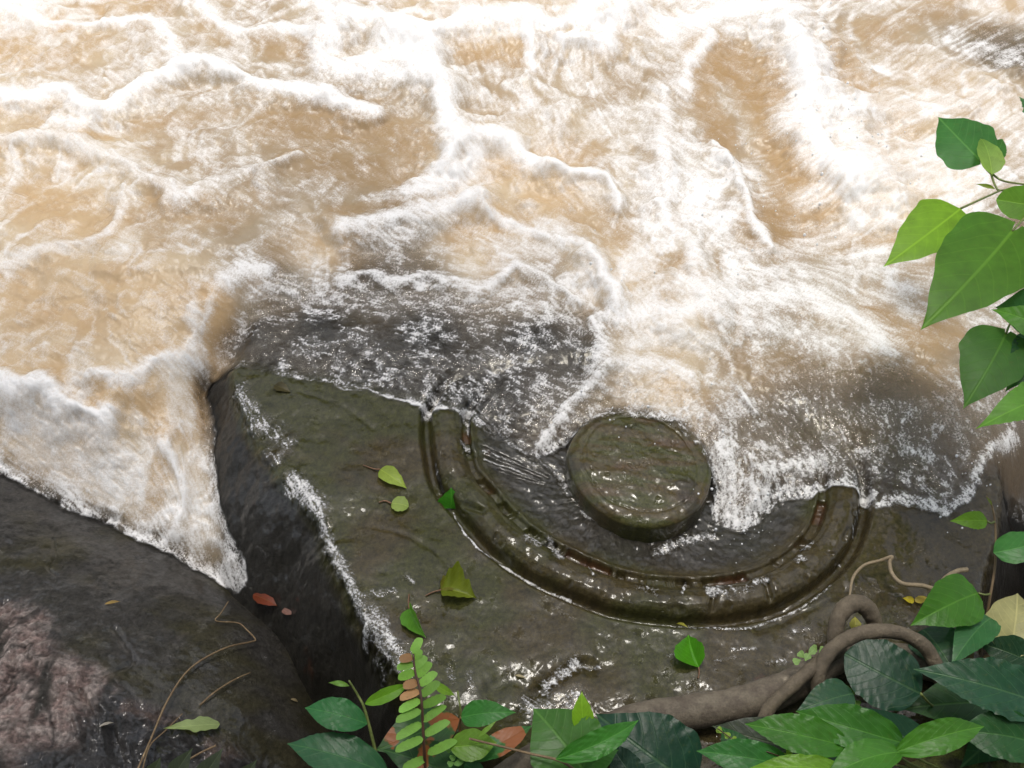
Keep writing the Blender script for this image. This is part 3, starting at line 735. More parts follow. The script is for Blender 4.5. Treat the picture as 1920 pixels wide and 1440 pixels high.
at = boss.data.attributes.new('wet', 'FLOAT', 'POINT'); at.data.foreach_set('value', np.ones(len(V), np.float32))

lb = sheet('boulder', (-700, 700, 700, 1640), zl, zl > -.92, {'wet': wet_l}, M_granite, None, {'tint': tint_l})
tag(lb, 'big dark boulder with a bare pinkish granite face at its lower left', 'boulder')
for zf, rr_, win, lab, tn in ((z_r1, r_r1, (1750, 3200, 900, 1640), 'reddish brown wet boulder under the climbing vine at the right edge', brownc * 1.0),
                              (z_r5, r_r5, (1750, 3200, 900, 1640), 'broad low brown boulder on the right bank beyond the vine', brownc * .9),
                              (z_r2, r_r2, (1740, 2640, 0, 400), 'dark grey boulder half drowned in the fast upper stream', greyc),
                              (z_r3, r_r3, (1740, 2640, 300, 1000), 'dark wet boulder hidden behind the hanging green leaves', greyc)):
    tt = lerp(tn, dark, sst(0, .8, n_mid))
    tag(sheet('boulder', win, zf, rr_ < 1.6, {'wet': np.ones_like(GX)}, M_rock, None, {'tint': tt}), lab, 'boulder')

# mossy boulder in the lower right corner
mm = N('moss')
mc = mm.mix(mm.ss(mm.noise(30, 5, .6), .35, .65), (.03, .028, .012), (.10, .12, .018))
mm.l(mm.mul(mc, mm.math('MULTIPLY_ADD', mm.noise(300, 3), 1.4, .3)), mm.p.inputs['Base Color'])
mm.p.inputs['Roughness'].default_value = .9
mm.l(mm.bump(mm.noise(160, 5, .7), .9, .012), mm.p.inputs['Normal'])
tag(sheet('boulder', (1450, 3200, 1300, 1640), z_r4 + .004 * n_fin, r_r4 < 1.6, {}, mm.m), 'moss covered boulder under the dark leaves in the lower right corner', 'boulder')

# water sheet
edge = sst(0, .006, s_w + .002 * n_fin)
wm = (s_w > -.003) & (zwf > zrock - .03)
river = sheet('river', (-1500, 3250, -1380, 1180), zwf, wm, {'foam': foamD, 'turb': np.clip(turb, 0, 1), 'streak': streak, 'edge': edge, 'silt': np.clip(brown * 1.5 + .25 * sst(.1, .8, n_big2), 0, 1)}, M_water)
tag(river, kind='structure')

def on_rock(px, py, up=.004):
    z = 0.0
    for _ in range(6):
        q = P(px, py, z); z = float(grid_sample(zrock, q[0], q[1])) + up
    return (px, py, z)

# water film on the stone's edges and grooves, its glints painted as white foam
GLINTS = [([(452, 730), (470, 770), (488, 800)], 12, .62), ([(490, 800), (518, 815), (536, 832)], 14, .6), ([(505, 850), (520, 862)], 9, .55), ([(545, 902), (572, 925), (600, 955)], 12, .85), ([(602, 975), (608, 1000), (632, 1045), (652, 1080)], 8, .75),
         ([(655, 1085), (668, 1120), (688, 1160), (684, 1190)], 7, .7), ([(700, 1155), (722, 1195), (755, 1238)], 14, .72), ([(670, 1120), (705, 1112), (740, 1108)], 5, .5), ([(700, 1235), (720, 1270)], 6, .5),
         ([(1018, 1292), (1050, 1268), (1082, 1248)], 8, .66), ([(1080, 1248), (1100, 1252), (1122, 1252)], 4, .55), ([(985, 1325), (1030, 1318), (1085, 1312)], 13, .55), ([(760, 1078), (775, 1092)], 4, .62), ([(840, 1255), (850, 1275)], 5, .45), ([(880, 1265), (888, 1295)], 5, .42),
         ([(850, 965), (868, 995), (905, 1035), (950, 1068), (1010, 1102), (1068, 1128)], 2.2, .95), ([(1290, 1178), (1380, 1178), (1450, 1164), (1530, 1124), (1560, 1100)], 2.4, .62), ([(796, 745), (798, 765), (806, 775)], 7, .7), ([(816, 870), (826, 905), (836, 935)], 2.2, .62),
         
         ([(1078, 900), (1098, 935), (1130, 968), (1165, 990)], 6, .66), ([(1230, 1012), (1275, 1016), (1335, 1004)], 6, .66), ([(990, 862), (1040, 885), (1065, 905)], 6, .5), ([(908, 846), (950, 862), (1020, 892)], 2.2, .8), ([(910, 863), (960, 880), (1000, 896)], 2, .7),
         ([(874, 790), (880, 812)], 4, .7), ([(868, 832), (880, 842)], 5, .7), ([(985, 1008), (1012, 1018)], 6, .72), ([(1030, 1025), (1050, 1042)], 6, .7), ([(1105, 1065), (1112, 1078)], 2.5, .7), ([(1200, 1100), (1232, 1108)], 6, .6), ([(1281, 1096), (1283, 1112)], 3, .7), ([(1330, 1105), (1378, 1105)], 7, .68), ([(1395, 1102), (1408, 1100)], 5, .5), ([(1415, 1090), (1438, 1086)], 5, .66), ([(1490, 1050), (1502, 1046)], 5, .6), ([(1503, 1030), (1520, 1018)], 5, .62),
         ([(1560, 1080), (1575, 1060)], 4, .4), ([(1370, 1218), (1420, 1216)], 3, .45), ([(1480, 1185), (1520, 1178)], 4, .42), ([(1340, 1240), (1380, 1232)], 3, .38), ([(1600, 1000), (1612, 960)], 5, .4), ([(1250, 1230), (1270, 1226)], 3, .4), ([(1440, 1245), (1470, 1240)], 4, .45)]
glint = np.zeros_like(gx32)
for pts, hw, st in GLINTS:
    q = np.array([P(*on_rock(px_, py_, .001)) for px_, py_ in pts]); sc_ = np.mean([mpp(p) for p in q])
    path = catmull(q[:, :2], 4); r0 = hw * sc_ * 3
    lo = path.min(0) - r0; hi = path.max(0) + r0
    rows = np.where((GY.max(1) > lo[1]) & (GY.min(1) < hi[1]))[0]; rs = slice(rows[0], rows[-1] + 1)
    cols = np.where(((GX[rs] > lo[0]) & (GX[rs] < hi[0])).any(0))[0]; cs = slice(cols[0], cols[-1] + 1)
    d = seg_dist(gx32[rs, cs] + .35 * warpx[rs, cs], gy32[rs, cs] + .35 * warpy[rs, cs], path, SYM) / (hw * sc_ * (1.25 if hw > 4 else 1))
    glint[rs, cs] = np.maximum(glint[rs, cs], st * np.exp(-(d * .8) ** 2))
sp_o = sheet('glint_film', WM, zm + .0012 + .0012 * sst(.2, .7, glint), (glint > .09) & vis, {'foam': glint * .86, 'turb': np.zeros_like(GX), 'streak': streak, 'edge': sst(.10, .3, glint), 'silt': np.zeros_like(GX)}, M_water)
tag(sp_o, 'thin water film with painted white glints in the grooves and down the left edge of the carved boulder', 'water', kind='stuff')

# river bed and bank: one wide sheet under everything
mb = N('river_bed_mud')
mb.l(mb.mix(mb.noise(8, 5, .6), (.010, .008, .006), (.022, .017, .012)), mb.p.inputs['Base Color'])
mb.p.inputs['Roughness'].default_value = .6
mb.l(mb.bump(mb.noise(30, 6, .65), .6, .03), mb.p.inputs['Normal'])
bxs = np.r_[-120, -60, -30, -15, -8, np.linspace(-4, 4, 60), 8, 15, 30, 60, 120]
bys = np.r_[120, 60, 30, 18, 14, 12, 10, 8, 6, np.linspace(5, -3, 90), -4, -6, -10, -20, -40, -80, -120]
BX, BY = np.meshgrid(bxs, bys)
BZ = -1.0 + .05 * fbm(BX * 2, BY * 2, 3, 111) + 1.4 * sst(-.85, -2.0, BY) + .4 * sst(-2, -12, BY) + 2.0 * sst(9, 16, BY)
bed = grid_object('ground', BX, BY, BZ, np.ones((len(bys) - 1, len(bxs) - 1), bool), {}, mb.m)
tag(bed, kind='structure')

# ------------------------------------------------------------------ PLANTS
def leaf_material(name, gloss=.35, trans=.35, lv=.45):
    m = N(name)
    oi = m.n('ObjectInfo'); col = oi.outputs['Color']; al = oi.outputs['Alpha']
    uv = m.n('UVMap').outputs[0]
    sp = m.n('SeparateXYZ'); m.l(uv, sp.inputs[0])
    u, v = sp.outputs[0], sp.outputs[1]
    av = m.math('ABSOLUTE', v)
    mid = m.ss(av, .012, .05, 1.0, 0.0)
    q = m.math('MULTIPLY', m.math('SUBTRACT', u, m.math('ADD', m.math('MULTIPLY', av, .22), m.math('MULTIPLY', m.math('POWER', av, 2.0), .24))), 7.0)
    fr = m.math('ABSOLUTE', m.math('SUBTRACT', m.math('FRACT', q), .5))
    lat = m.math('MULTIPLY', m.ss(fr, .015, .07, 1.0, 0.0), m.ss(u, .85, .97, 1.0, 0.0))
    vein = m.math('MAXIMUM', mid, m.math('MULTIPLY', lat, lv))
    n = m.noise(26, 4, .6); n2 = m.noise(130, 3, .6)
    c = m.mul(col, m.math('MULTIPLY_ADD', n, .9, .55))
    c = m.mix(m.math('MULTIPLY', m.ss(n2, .55, .75), .25), c, (.10, .12, .03))
    light = m.n('VectorMath', operation='MULTIPLY_ADD'); m.l(col, light.inputs[0]); light.inputs[1].default_value = (1.5, 1.45, 1.5); light.inputs[2].default_value = (.035, .045, .012)
    c = m.mix(m.math('MULTIPLY', vein, .65), c, light.outputs[0])
    # brown blotches where the leaf is ageing (amount in the object's alpha)
    bn = m.noise(17, 3, .5)
    lim = m.math('MULTIPLY_ADD', al, -.45, .86)
    bl = m.ss(bn, lim, m.math('ADD', lim, .035))
    c = m.mix(bl, c, (.32, .105, .03))
    m.l(c, m.p.inputs['Base Color'])
    m.p.inputs['Roughness'].default_value = gloss
    m.p.inputs['Specular IOR Level'].default_value = .28
    h = m.math('MULTIPLY_ADD', vein, -1.0, m.math('MULTIPLY', n2, .5))
    b = m.bump(h, .35, .002); m.l(b, m.p.inputs['Normal'])
    tl = m.n('BsdfTranslucent'); tc = m.n('VectorMath', operation='MULTIPLY'); m.l(c, tc.inputs[0]); tc.inputs[1].default_value = (1.7, 1.6, .7)
    m.l(tc.outputs[0], tl.inputs[0])
    mx = m.n('MixShader'); mx.inputs[0].default_value = trans
    m.l(m.p.outputs[0], mx.inputs[1]); m.l(tl.outputs[0], mx.inputs[2]); m.l(mx.outputs[0], m.out.inputs['Surface'])
    return m.m
M_leaf = leaf_material('leaf')
M_leaf_soft = leaf_material('thin_leaf', .42, .5, .28)
M_leaf_dark = leaf_material('glossy_leaf', .36, .15)

def bark(name, c1, c2, rough=.75, bump=.5):
    m = N(name)
    c = m.mix(m.ss(m.noise(35, 6, .65), .35, .68), c1, c2)
    c = m.mix(m.ss(m.noise(22, 3, .6, dist=1.0), .62, .72), c, tuple(min(1, k * 1.9 + .03) for k in c2))
    m.l(m.mul(c, m.math('MULTIPLY_ADD', m.noise(260, 3), .9, .55)), m.p.inputs['Base Color'])
    m.p.inputs['Roughness'].default_value = rough
    m.l(m.bump(m.noise(90, 6, .7), bump, .006), m.p.inputs['Normal'])
    return m.m
M_root = bark('root_bark', (.085, .066, .046), (.15, .125, .088))
M_root2 = bark('loop_bark', (.085, .066, .042), (.145, .115, .075))
M_tendril = bark('tendril_bark', (.20, .15, .085), (.27, .21, .13), .6, .3)
M_stem = bark('green_stem', (.10, .13, .03), (.16, .19, .05), .5, .15)
M_stalk = bark('brown_stalk', (.13, .065, .03), (.20, .10, .045), .55, .2)
M_twig = bark('twig_bark', (.14, .09, .045), (.20, .14, .07), .7, .3)
M_rachis = bark('dark_rachis', (.05, .022, .012), (.08, .035, .018), .4, .2)

SHAPES = {
 'ovate': [(0, .02), (.03, .42), (.09, .72), (.2, .94), (.32, 1), (.48, .93), (.64, .72), (.78, .44), (.88, .22), (.95, .08), (1, 0)],
 'elliptic': [(0, .02), (.06, .36), (.16, .7), (.32, .94), (.46, 1), (.62, .92), (.76, .68), (.87, .36), (.94, .13), (1, 0)],
 'deltoid': [(0, .08), (.02, .44), (.06, .7), (.13, .9), (.24, 1), (.38, .97), (.52, .83), (.66, .62), (.78, .4), (.87, .2), (.94, .07), (1, 0)],
 'round': [(0, .1), (.05, .5), (.15, .78), (.3, .96), (.5, 1), (.7, .93), (.85, .7), (.95, .4), (1, .05)],
 'fan': [(0, .06), (.2, .3), (.5, .75), (.75, 1), (.9, .92), (1, .6)],
 'lance': [(0, .02), (.1, .5), (.28, .9), (.45, 1), (.62, .82), (.8, .42), (.92, .14), (1, 0)],
}
LSEED = [0]
def leaf(parent, base, tip, wpx, kind='ovate', color=(.06, .14, .03), blotch=.3, roll=0, fold=.12, arch=.12, quilt=.046, wav=.02, mat=None, name='leaf', nu=34, nv=12, lobe=.0, side_curl=0.0, flat_n=None, twist=0.0):
    """leaf blade between two points given as photo pixel + height"""
    LSEED[0] += 1
    r = np.random.default_rng(LSEED[0])
    b = P(*base); t = P(*tip)
    ax = t - b; L = np.linalg.norm(ax); ax = ax / L
    mid = (b + t) / 2
    vd = CAM - mid; vd /= np.linalg.norm(vd)
    nrm = (.62 * vd + .5 * np.array([0, 0, 1.0]) + .12 * r.standard_normal(3)) if flat_n is None else np.array(flat_n, float)
    nrm -= ax * nrm.dot(ax); nrm /= np.linalg.norm(nrm)
    side = np.cross(nrm, ax)
    a = rad(roll); side, nrm = side * math.cos(a) + nrm * math.sin(a), nrm * math.cos(a) - side * math.sin(a)
    W = wpx * mpp(mid) / 2
    u = np.linspace(0, 1, nu); v = np.linspace(-1, 1, nv + 1)
    U, Vv = np.meshgrid(u, v, indexing='ij')
    sh = np.array(SHAPES[kind]); wv = np.interp(U, sh[:, 0], sh[:, 1])
    wv[1:-1] = (wv[:-2] + 2 * wv[1:-1] + wv[2:]) / 4
    ph_ = r.random(6) * 6.28
    wob = 1 + wav * (np.sin(U * 17 + ph_[0]) + .7 * np.sin(U * 31 + ph_[1])) * np.where(Vv > 0, 1, -1) ** 1
    X_ = U - lobe * np.abs(Vv) ** 1.5 * np.clip(1 - U / .35, 0, 1)
    lat = Vv * wv * W * wob
    av_ = np.abs(Vv) * wv
    q = (U - .22 * av_ - .24 * av_ ** 2) * 7.0
    qf = np.abs(np.sin(math.pi * q)) ** .8
    h = fold * np.abs(lat) + arch * L * (4 * U * (1 - U)) - .04 * arch * L + quilt * L * (qf - .6) * np.sqrt(np.clip(np.abs(Vv) * wv, 0, 1)) * (1 - U ** 6) \
        + side_curl * W * np.maximum(Vv, 0) ** 2 * wv + wav * .9 * W * np.sin(U * 11 + ph_[2]) * np.abs(Vv) ** 2 * np.sign(Vv) * wv \
        + wav * .7 * W * np.sin(U * 7 + ph_[3]) * np.abs(Vv) ** 2
    tw = twist * (U - .3)
    lat2 = lat * np.cos(tw); h = h + lat * np.sin(tw)
    bend = (.03 * L * np.sin(ph_[4])) * (4 * U * (1 - U))
    Pts = b + X_[..., None] * L * ax + (lat2 + bend)[..., None] * side + h[..., None] * nrm
    V_ = Pts.reshape(-1, 3)
    n1 = nv + 1
    Fc = [(i * n1 + j, i * n1 + j + 1, (i + 1) * n1 + j + 1, (i + 1) * n1 + j) for i in range(nu - 1) for j in range(nv)]
    Fc = [f[::-1] for f in Fc]
    uvs = np.stack([U.ravel(), (Vv * wv).ravel()], -1)
    o = mesh_object(name, V_, Fc, mat or M_leaf, parent, uv=uvs)
    o.color = (*color, blotch)
    return o

def stalk(parent, pts, wpx, mat=None, name='stem', taper=1.0, seg=7, n=6, lump=.1):
    """tube through photo pixels + heights"""
    q = catmull(np.array([P(*p) for p in pts]), n)
    r = wpx * mpp(q[len(q) // 2]) / 2 * np.linspace(1, taper, len(q))
    V_, Fc = tube(q, r, seg, lump, LSEED[0] + 5)
    return mesh_object(name, V_, Fc, mat or M_stem, parent)

G1 = (.055, .15, .030); G2 = (.085, .21, .030); G3 = (.15, .32, .035); GD = (.022, .075, .028); GB = (.018, .055, .034); GY_ = (.17, .26, .035); GO = (.05, .10, .03); GM = (.035, .11, .026)

# ---- branch hanging in from the right
hb = empty('hanging_branch', P(1990, 360, .42), 'leafy branch with broad pointed leaves hanging over the rapids from the right', 'branch')
stalk(hb, [(2260, 1480, -.2), (2170, 1250, .08), (2080, 1040, .27), (2020, 880, .36), (1985, 700, .40), (1960, 520, .41), (1955, 360, .42), (1985, 250, .43), (2040, 60, .44)], 15, M_stem, 'stem', .4)
Z = .42
leaf(hb, (1838, 300, Z), (1759, 219, Z + .005), 104, 'deltoid', (.045, .17, .045), 0, -12, .1, .05, .008, .03, lobe=.06, mat=M_leaf_soft)
leaf(hb, (1860, 327, Z + .01), (1838, 258, Z + .02), 52, 'ovate', (.20, .34, .07), 0, 20, .25, .1, .008, .03, mat=M_leaf_soft)
leaf(hb, (1862, 300, Z - .01), (1880, 260, Z), 34, 'ovate', (.04, .15, .03), 0, 10, .1, mat=M_leaf_soft)
leaf(hb, (1801, 391, Z), (1656, 500, Z - .03), 118, 'deltoid', (.16, .34, .022), 0, 6, .06, .05, .008, .03, mat=M_leaf_soft)
leaf(hb, (1962, 390, Z), (1868, 374, Z), 66, 'round', (.10, .24, .03), 0, 0, .1, .06, .008, mat=M_leaf_soft)
leaf(hb, (1898, 433, Z + .02), (1726, 618, Z - .02), 182, 'deltoid', (.075, .20, .018), 0, 4, .10, .06, .010, .025, lobe=.08, mat=M_leaf_soft)
leaf(hb, (1975, 590, Z - .01), (1866, 576, Z - .02), 110, 'deltoid', (.035, .12, .045), 0, -25, .08, mat=M_leaf_soft)
leaf(hb, (1886, 626, Z - .02), (1806, 766, Z - .06), 132, 'deltoid', (.045, .145, .018), 0, 0, .08, .06, .010, .03, lobe=.05, mat=M_leaf_soft)
leaf(hb, (1960, 640, Z - .03), (1885, 735, Z - .05), 90, 'deltoid', (.02, .08, .026), 0, -10, .08, mat=M_leaf_soft)
leaf(hb, (1990, 640, Z), (1858, 580, Z + .005), 74, 'deltoid', (.085, .25, .025), 0, 12, .12, mat=M_leaf_soft)
leaf(hb, (1985, 735, Z), (1829, 804, Z - .01), 82, 'deltoid', (.13, .33, .045), 0, 0, .14, mat=M_leaf_soft)
leaf(hb, (1945, 275, Z), (1909, 180, Z), 46, 'lance', (.05, .15, .06), 0, 30, .1, mat=M_leaf_soft)
leaf(hb, (1866, 354, Z), (1829, 345, Z), 8, 'lance', (.16, .24, .04), 0, 0, .4, nu=14, nv=4, mat=M_leaf_soft)
leaf(hb, (1800, 500, Z - .04), (1731, 604, Z - .05), 44, 'ovate', (.20, .30, .03), 0, 0, .1, mat=M_leaf_soft)
for p in ([(1858, 326, Z), (1866, 348, Z), (1876, 357, Z), (1910, 350, Z), (1958, 345, Z)], [(1801, 391, Z), (1845, 371, Z), (1876, 357, Z)], [(1860, 326, Z), (1885, 340, Z), (1958, 350, Z)],
          [(1898, 433, Z + .02), (1925, 405, Z + .01), (1956, 380, Z)], [(1886, 626, Z - .02), (1900, 600, Z - .01), (1962, 540, Z)], [(1838, 300, Z), (1850, 318, Z), (1858, 326, Z)], [(1862, 300, Z - .01), (1860, 326, Z)],
          [(1962, 390, Z), (1957, 380, Z)]):
    stalk(hb, p, 4.5, M_stem, 'petiole', .8)

# ---- climbing vine, lower right
cv = empty('climbing_vine', P(1851, 1165, .06), 'thin upright vine with heart shaped leaves rising beside the dark gap at right', 'vine')
stalk(cv, [(1845, 1190, .04), (1851, 1152, .06), (1857, 1115, .09), (1865, 1067, .11), (1867, 1020, .14), (1865, 976, .16), (1859, 946, .18), (1849, 930, .19)], 6, M_twig, 'stem', .5)
leaf(cv, (1851, 977, .16), (1781, 977, .16), 35, 'ovate', (.14, .31, .02), 0, 0, .08)
leaf(cv, (1863, 1036, .15), (1975, 1010, .16), 60, 'ovate', (.06, .22, .05), 0, 10, .14, .1, .02)
leaf(cv, (1834, 1112, .10), (1707, 1173, .11), 100, 'ovate', (.055, .18, .015), 0, -6, .12, .1, .04)
leaf(cv, (1858, 1158, .08), (1783, 1250, .09), 70, 'ovate', (.045, .155, .05), 0, 14, .22, .1, .04)
stalk(cv, [(1851, 977, .16), (1858, 981, .16), (1865, 978, .16)], 4, M_stem, 'petiole')
stalk(cv, [(1834, 1112, .10), (1846, 1115, .10), (1857, 1114, .09)], 4, M_stem, 'petiole')
leaf(cv, (1860, 948, .18), (1848, 930, .19), 5, 'lance', (.18, .24, .05), nu=10, nv=4)

# ---- thick root and looping roots
def root(name, pts, w0, w1, lab, mat, lump=.16, seg=16, n=9):
    q = catmull(np.array([P(*p) for p in pts]), n)
    m_ = np.linspace(0, 1, len(q))
    r = np.array([mpp(p) for p in q]) * np.interp(m_, np.linspace(0, 1, len(w0)), w0) / 2
    r = r * (1 + .03 * np.sin(m_ * 23 + w1) + .02 * np.sin(m_ * 51))
    V_, Fc = tube(q, r, seg, lump, int(w1 * 7))
    return tag(mesh_object(name, V_, Fc, mat), lab, 'root', 'roots by the carved boulder')
root('root', [(900, 1500, .0), (1000, 1425, .02), (1100, 1386, .03), (1200, 1352, .03), (1300, 1334, .03), (1400, 1316, .035), (1490, 1283, .04), (1560, 1240, .04), (1640, 1232, .03), (1760, 1250, .02), (1850, 1290, 0.0)], [58, 60, 64, 66, 64, 58, 56, 60, 66], 1.0, 'thickest grey brown root lying along the lower edge of the carved stone', M_root)
root('root', [(1533, 1330, .03), (1532, 1290, .07), (1537, 1255, .09), (1556, 1222, .105), (1588, 1198, .115), (1622, 1186, .12), (1662, 1183, .12), (1700, 1191, .11), (1734, 1213, .09), (1754, 1245, .07), (1768, 1285, .04)], [26, 27, 28, 27, 27, 28], 2.0, 'smooth root arching in a wide hoop above the dark round leaf', M_root2)
root('root', [(1420, 1372, .05), (1444, 1326, .075), (1470, 1300, .085), (1505, 1268, .09), (1542, 1238, .085), (1575, 1215, .07)], [24, 25, 26, 28], 3.0, 'short pale root forking down to the left of the hoop', M_root2)
root('root', [(1566, 1235, .05), (1566, 1195, .085), (1570, 1165, .10), (1584, 1141, .11), (1606, 1131, .11), (1626, 1141, .10), (1638, 1164, .08), (1646, 1200, .05)], [26, 30, 34, 32, 30], 4.0, 'flattened greenish root standing in a small arch behind the hoop', M_root2)
root('tendril', [(1592, 1140, .06), (1594, 1112, .05), (1600, 1082, .045), (1620, 1060, .045), (1650, 1051, .05), (1672, 1044, .055), (1668, 1054, .05), (1673, 1076, .045), (1692, 1094, .045), (1730, 1098, .05), (1757, 1104, .055), (1772, 1084, .06), (1795, 1071, .06), (1814, 1068, .06)], [4, 6, 7, 8, 9, 10], 5.0, 'thin pale twisted tendril curling over the right end of the carved stone', M_tendril, .2, 8)

# ---- broad leaved plant in the lower right corner
bp = empty('broadleaf_plant', P(1760, 1420, .0), 'broad leaved plant with dark puckered leaves crowding the lower right corner', 'plant')
DK = M_leaf_dark
leaf(bp, (1900, 1320, .03), (1690, 1330, .05), 120, 'ovate', (.03, .095, .022), .1, 0, .06, .08, .02)
leaf(bp, (1730, 1180, .05), (1790, 1262, .06), 95, 'ovate', (.02, .065, .026), .15, 0, .12, .08, .04, mat=DK)
leaf(bp, (1930, 1240, .05), (1835, 1205, .05), 70, 'ovate', (.018, .055, .024), .1, 0, .12, .08, .04, mat=DK)
leaf(bp, (1726, 1300, .10), (1584, 1226, .11), 126, 'round', (.012, .046, .022), 0, 0, .06, .07, .045, mat=DK)
leaf(bp, (1960, 1322, .11), (1712, 1254, .13), 112, 'ovate', (.015, .064, .026), 0.05, 6, .2, .10, .05, mat=DK)
leaf(bp, (1960, 1400, .10), (1790, 1372, .11), 96, 'elliptic', (.025, .10, .025), 0, 0, .18, .10, .046)
leaf(bp, (1740, 1400, .09), (1600, 1322, .08), 74, 'ovate', (.03, .085, .05), .12, -10, .12, .08, .02)
leaf(bp, (1698, 1394, .14), (1492, 1333, .15), 84, 'elliptic', (.045, .165, .022), 0, -8, .22, .12, .05)
leaf(bp, (1600, 1300, .10), (1492, 1335, .10), 70, 'ovate', (.022, .07, .03), 0, 0, .12, .08, .04, mat=DK)
leaf(bp, (1560, 1420, .08), (1335, 1361, .09), 92, 'elliptic', (.035, .05, .03), .3, 0, .06, .06, .02)
leaf(bp, (1598, 1402, .15), (1396, 1357, .16), 76, 'elliptic', (.05, .175, .018), 0, 0, .2, .10, .048)
leaf(bp, (1676, 1412, .16), (1846, 1362, .17), 62, 'elliptic', (.07, .22, .022), 0, 10, .2, .10, .048)
leaf(bp, (1692, 1410, .16), (1545, 1462, .17), 70, 'elliptic', (.065, .21, .024), 0, 10, .18, .1, .045)
leaf(bp, (1490, 1440, .13), (1305, 1408, .14), 66, 'elliptic', (.04, .17, .035), 0, 0, .18, .10, .046)
leaf(bp, (1400, 1440, .10), (1352, 1362, .10), 60, 'ovate', (.025, .095, .025), 0, 0, .1)
leaf(bp, (1600, 1452, .16), (1400, 1442, .16), 46, 'elliptic', (.15, .32, .025), 0, 0, .1)
leaf(bp, (1950, 1330, .02), (1800, 1440, .03), 110, 'ovate', (.02, .075, .022), 0, 0, .1, .06, .02)
leaf(bp, (1560, 1400, .04), (1480, 1470, .05), 90, 'ovate', (.015, .05, .02), 0, 0, .1, mat=DK)
for a_, b_ in (((1690, 1400, .13), (1760, 1440, .02)), ((1600, 1402, .14), (1700, 1440, .02)), ((1726, 1300, .1), (1760, 1330, .02)), ((1676, 1412, .15), (1740, 1445, .02)), ((1490, 1440, .12), (1540, 1470, .02))):
    stalk(bp, [a_, ((a_[0] + b_[0]) / 2, (a_[1] + b_[1]) / 2 + 4, (a_[2] + b_[2]) / 2 + .01), b_], 5, M_stem, 'petiole')

# yellowed dead leaf standing at the right edge
dl_ = leaf(None, (1893, 1234, .05), (1908, 1112, .07), 108, 'elliptic', (.42, .40, .17), .25, 0, .1, .08, .02, .03)
dl_.name = 'dead_leaf'; tag(dl_, 'large bleached yellow leaf at the right edge below the vine', 'leaf', 'dead and fallen leaves')

# ---- plant in the bottom middle
cp = empty('creeping_plant', P(1080, 1445, .0), 'creeping plant with one huge bluish leaf and bright green young leaves at bottom centre', 'plant')
leaf(cp, (1300, 1475, .07), (1117, 1338, .09), 172, 'ovate', (.012, .048, .025), 0, 0, .12, .12, .05, mat=DK)
leaf(cp, (1200, 1470, .09), (1142, 1388, .10), 60, 'ovate', (.02, .05, .032), 0, 0, .1, mat=DK)
leaf(cp, (1100, 1452, .12), (1000, 1328, .13), 150, 'ovate', (.055, .16, .026), 0, 0, .10, .1, .03)
leaf(cp, (1042, 1424, .17), (1198, 1350, .18), 50, 'elliptic', (.055, .22, .03), 0, 8, .24, .1, .05)
leaf(cp, (1096, 1370, .14), (1091, 1296, .17), 42, 'ovate', (.19, .38, .02), 0, 0, .12, .05, .012)
leaf(cp, (1095, 1440, .12), (1160, 1406, .13), 48, 'ovate', (.06, .19, .028), 0, 0, .1)
leaf(cp, (842, 1400, .12), (932, 1392, .12), 60, 'elliptic', (.12, .25, .022), 0, 0, .1, .06, .014)
leaf(cp, (880, 1424, .09), (998, 1360, .10), 46, 'elliptic', (.035, .15, .03), .75, 0, .1, .06, .014)
leaf(cp, (896, 1382, .15), (931, 1351, .16), 9, 'lance', (.16, .30, .04), nu=12, nv=4)
stalk(cp, [(880, 1385, .14), (950, 1402, .14), (997, 1414, .145), (1042, 1424, .15), (1070, 1438, .14), (1110, 1470, .1)], 4.5, M_twig, 'stem', 1.3)
stalk(cp, [(1095, 1368, .14), (1090, 1400, .13), (1070, 1438, .12)], 4, M_stem, 'petiole')

# ---- seedling left of the fern
sp_ = empty('seedling', P(712, 1445, .0), 'leggy seedling with spotted oval leaves rising from the black gap', 'plant')
stalk(sp_, [(730, 1500, .0), (712, 1440, .05), (700, 1392, .08), (692, 1360, .10), (682, 1325, .12), (670, 1302, .13), (654, 1276, .15)], 8, M_stem, 'stem', .5)
leaf(sp_, (689, 1357, .11), (571, 1327, .12), 62, 'elliptic', (.028, .15, .04), .42, -4, .12, .09, .03)
leaf(sp_, (730, 1452, .07), (538, 1394, .09), 84, 'elliptic', (.028, .11, .042), .45, 0, .12, .09, .035)
leaf(sp_, (684, 1320, .13), (768, 1282, .14), 27, 'elliptic', (.14, .33, .022), 0, 10, .2, .07, .018)
leaf(sp_, (655, 1286, .14), (616, 1280, .14), 11, 'lance', (.13, .27, .04), nu=14, nv=4)
leaf(sp_, (861, 1348, .05), (703, 1408, .06), 84, 'elliptic', (.035, .11, .025), .7, 0, .06, .06, .016)
leaf(sp_, (880, 1470, .06), (716, 1405, .07), 96, 'ovate', (.025, .085, .024), .6, 0, .08, .06, .018)
leaf(sp_, (864, 1345, .10), (968, 1336, .11), 50, 'ovate', (.045, .20, .035), .1, 0, .14, .1, .035)
leaf(sp_, (816, 1283, .09), (853, 1304, .10), 17, 'elliptic', (.16, .32, .02), nu=20, nv=6)
leaf(sp_, (905, 1455, .08), (872, 1432, .085), 34, 'round', (.03, .12, .04), .8, nu=18, nv=8)
stalk(sp_, [(864, 1345, .10), (862, 1365, .07), (868, 1410, .03)], 4, M_stalk, 'petiole')
stalk(sp_, [(858, 1296, .10), (862, 1320, .1), (866, 1350, .08)], 4, M_stem, 'petiole')

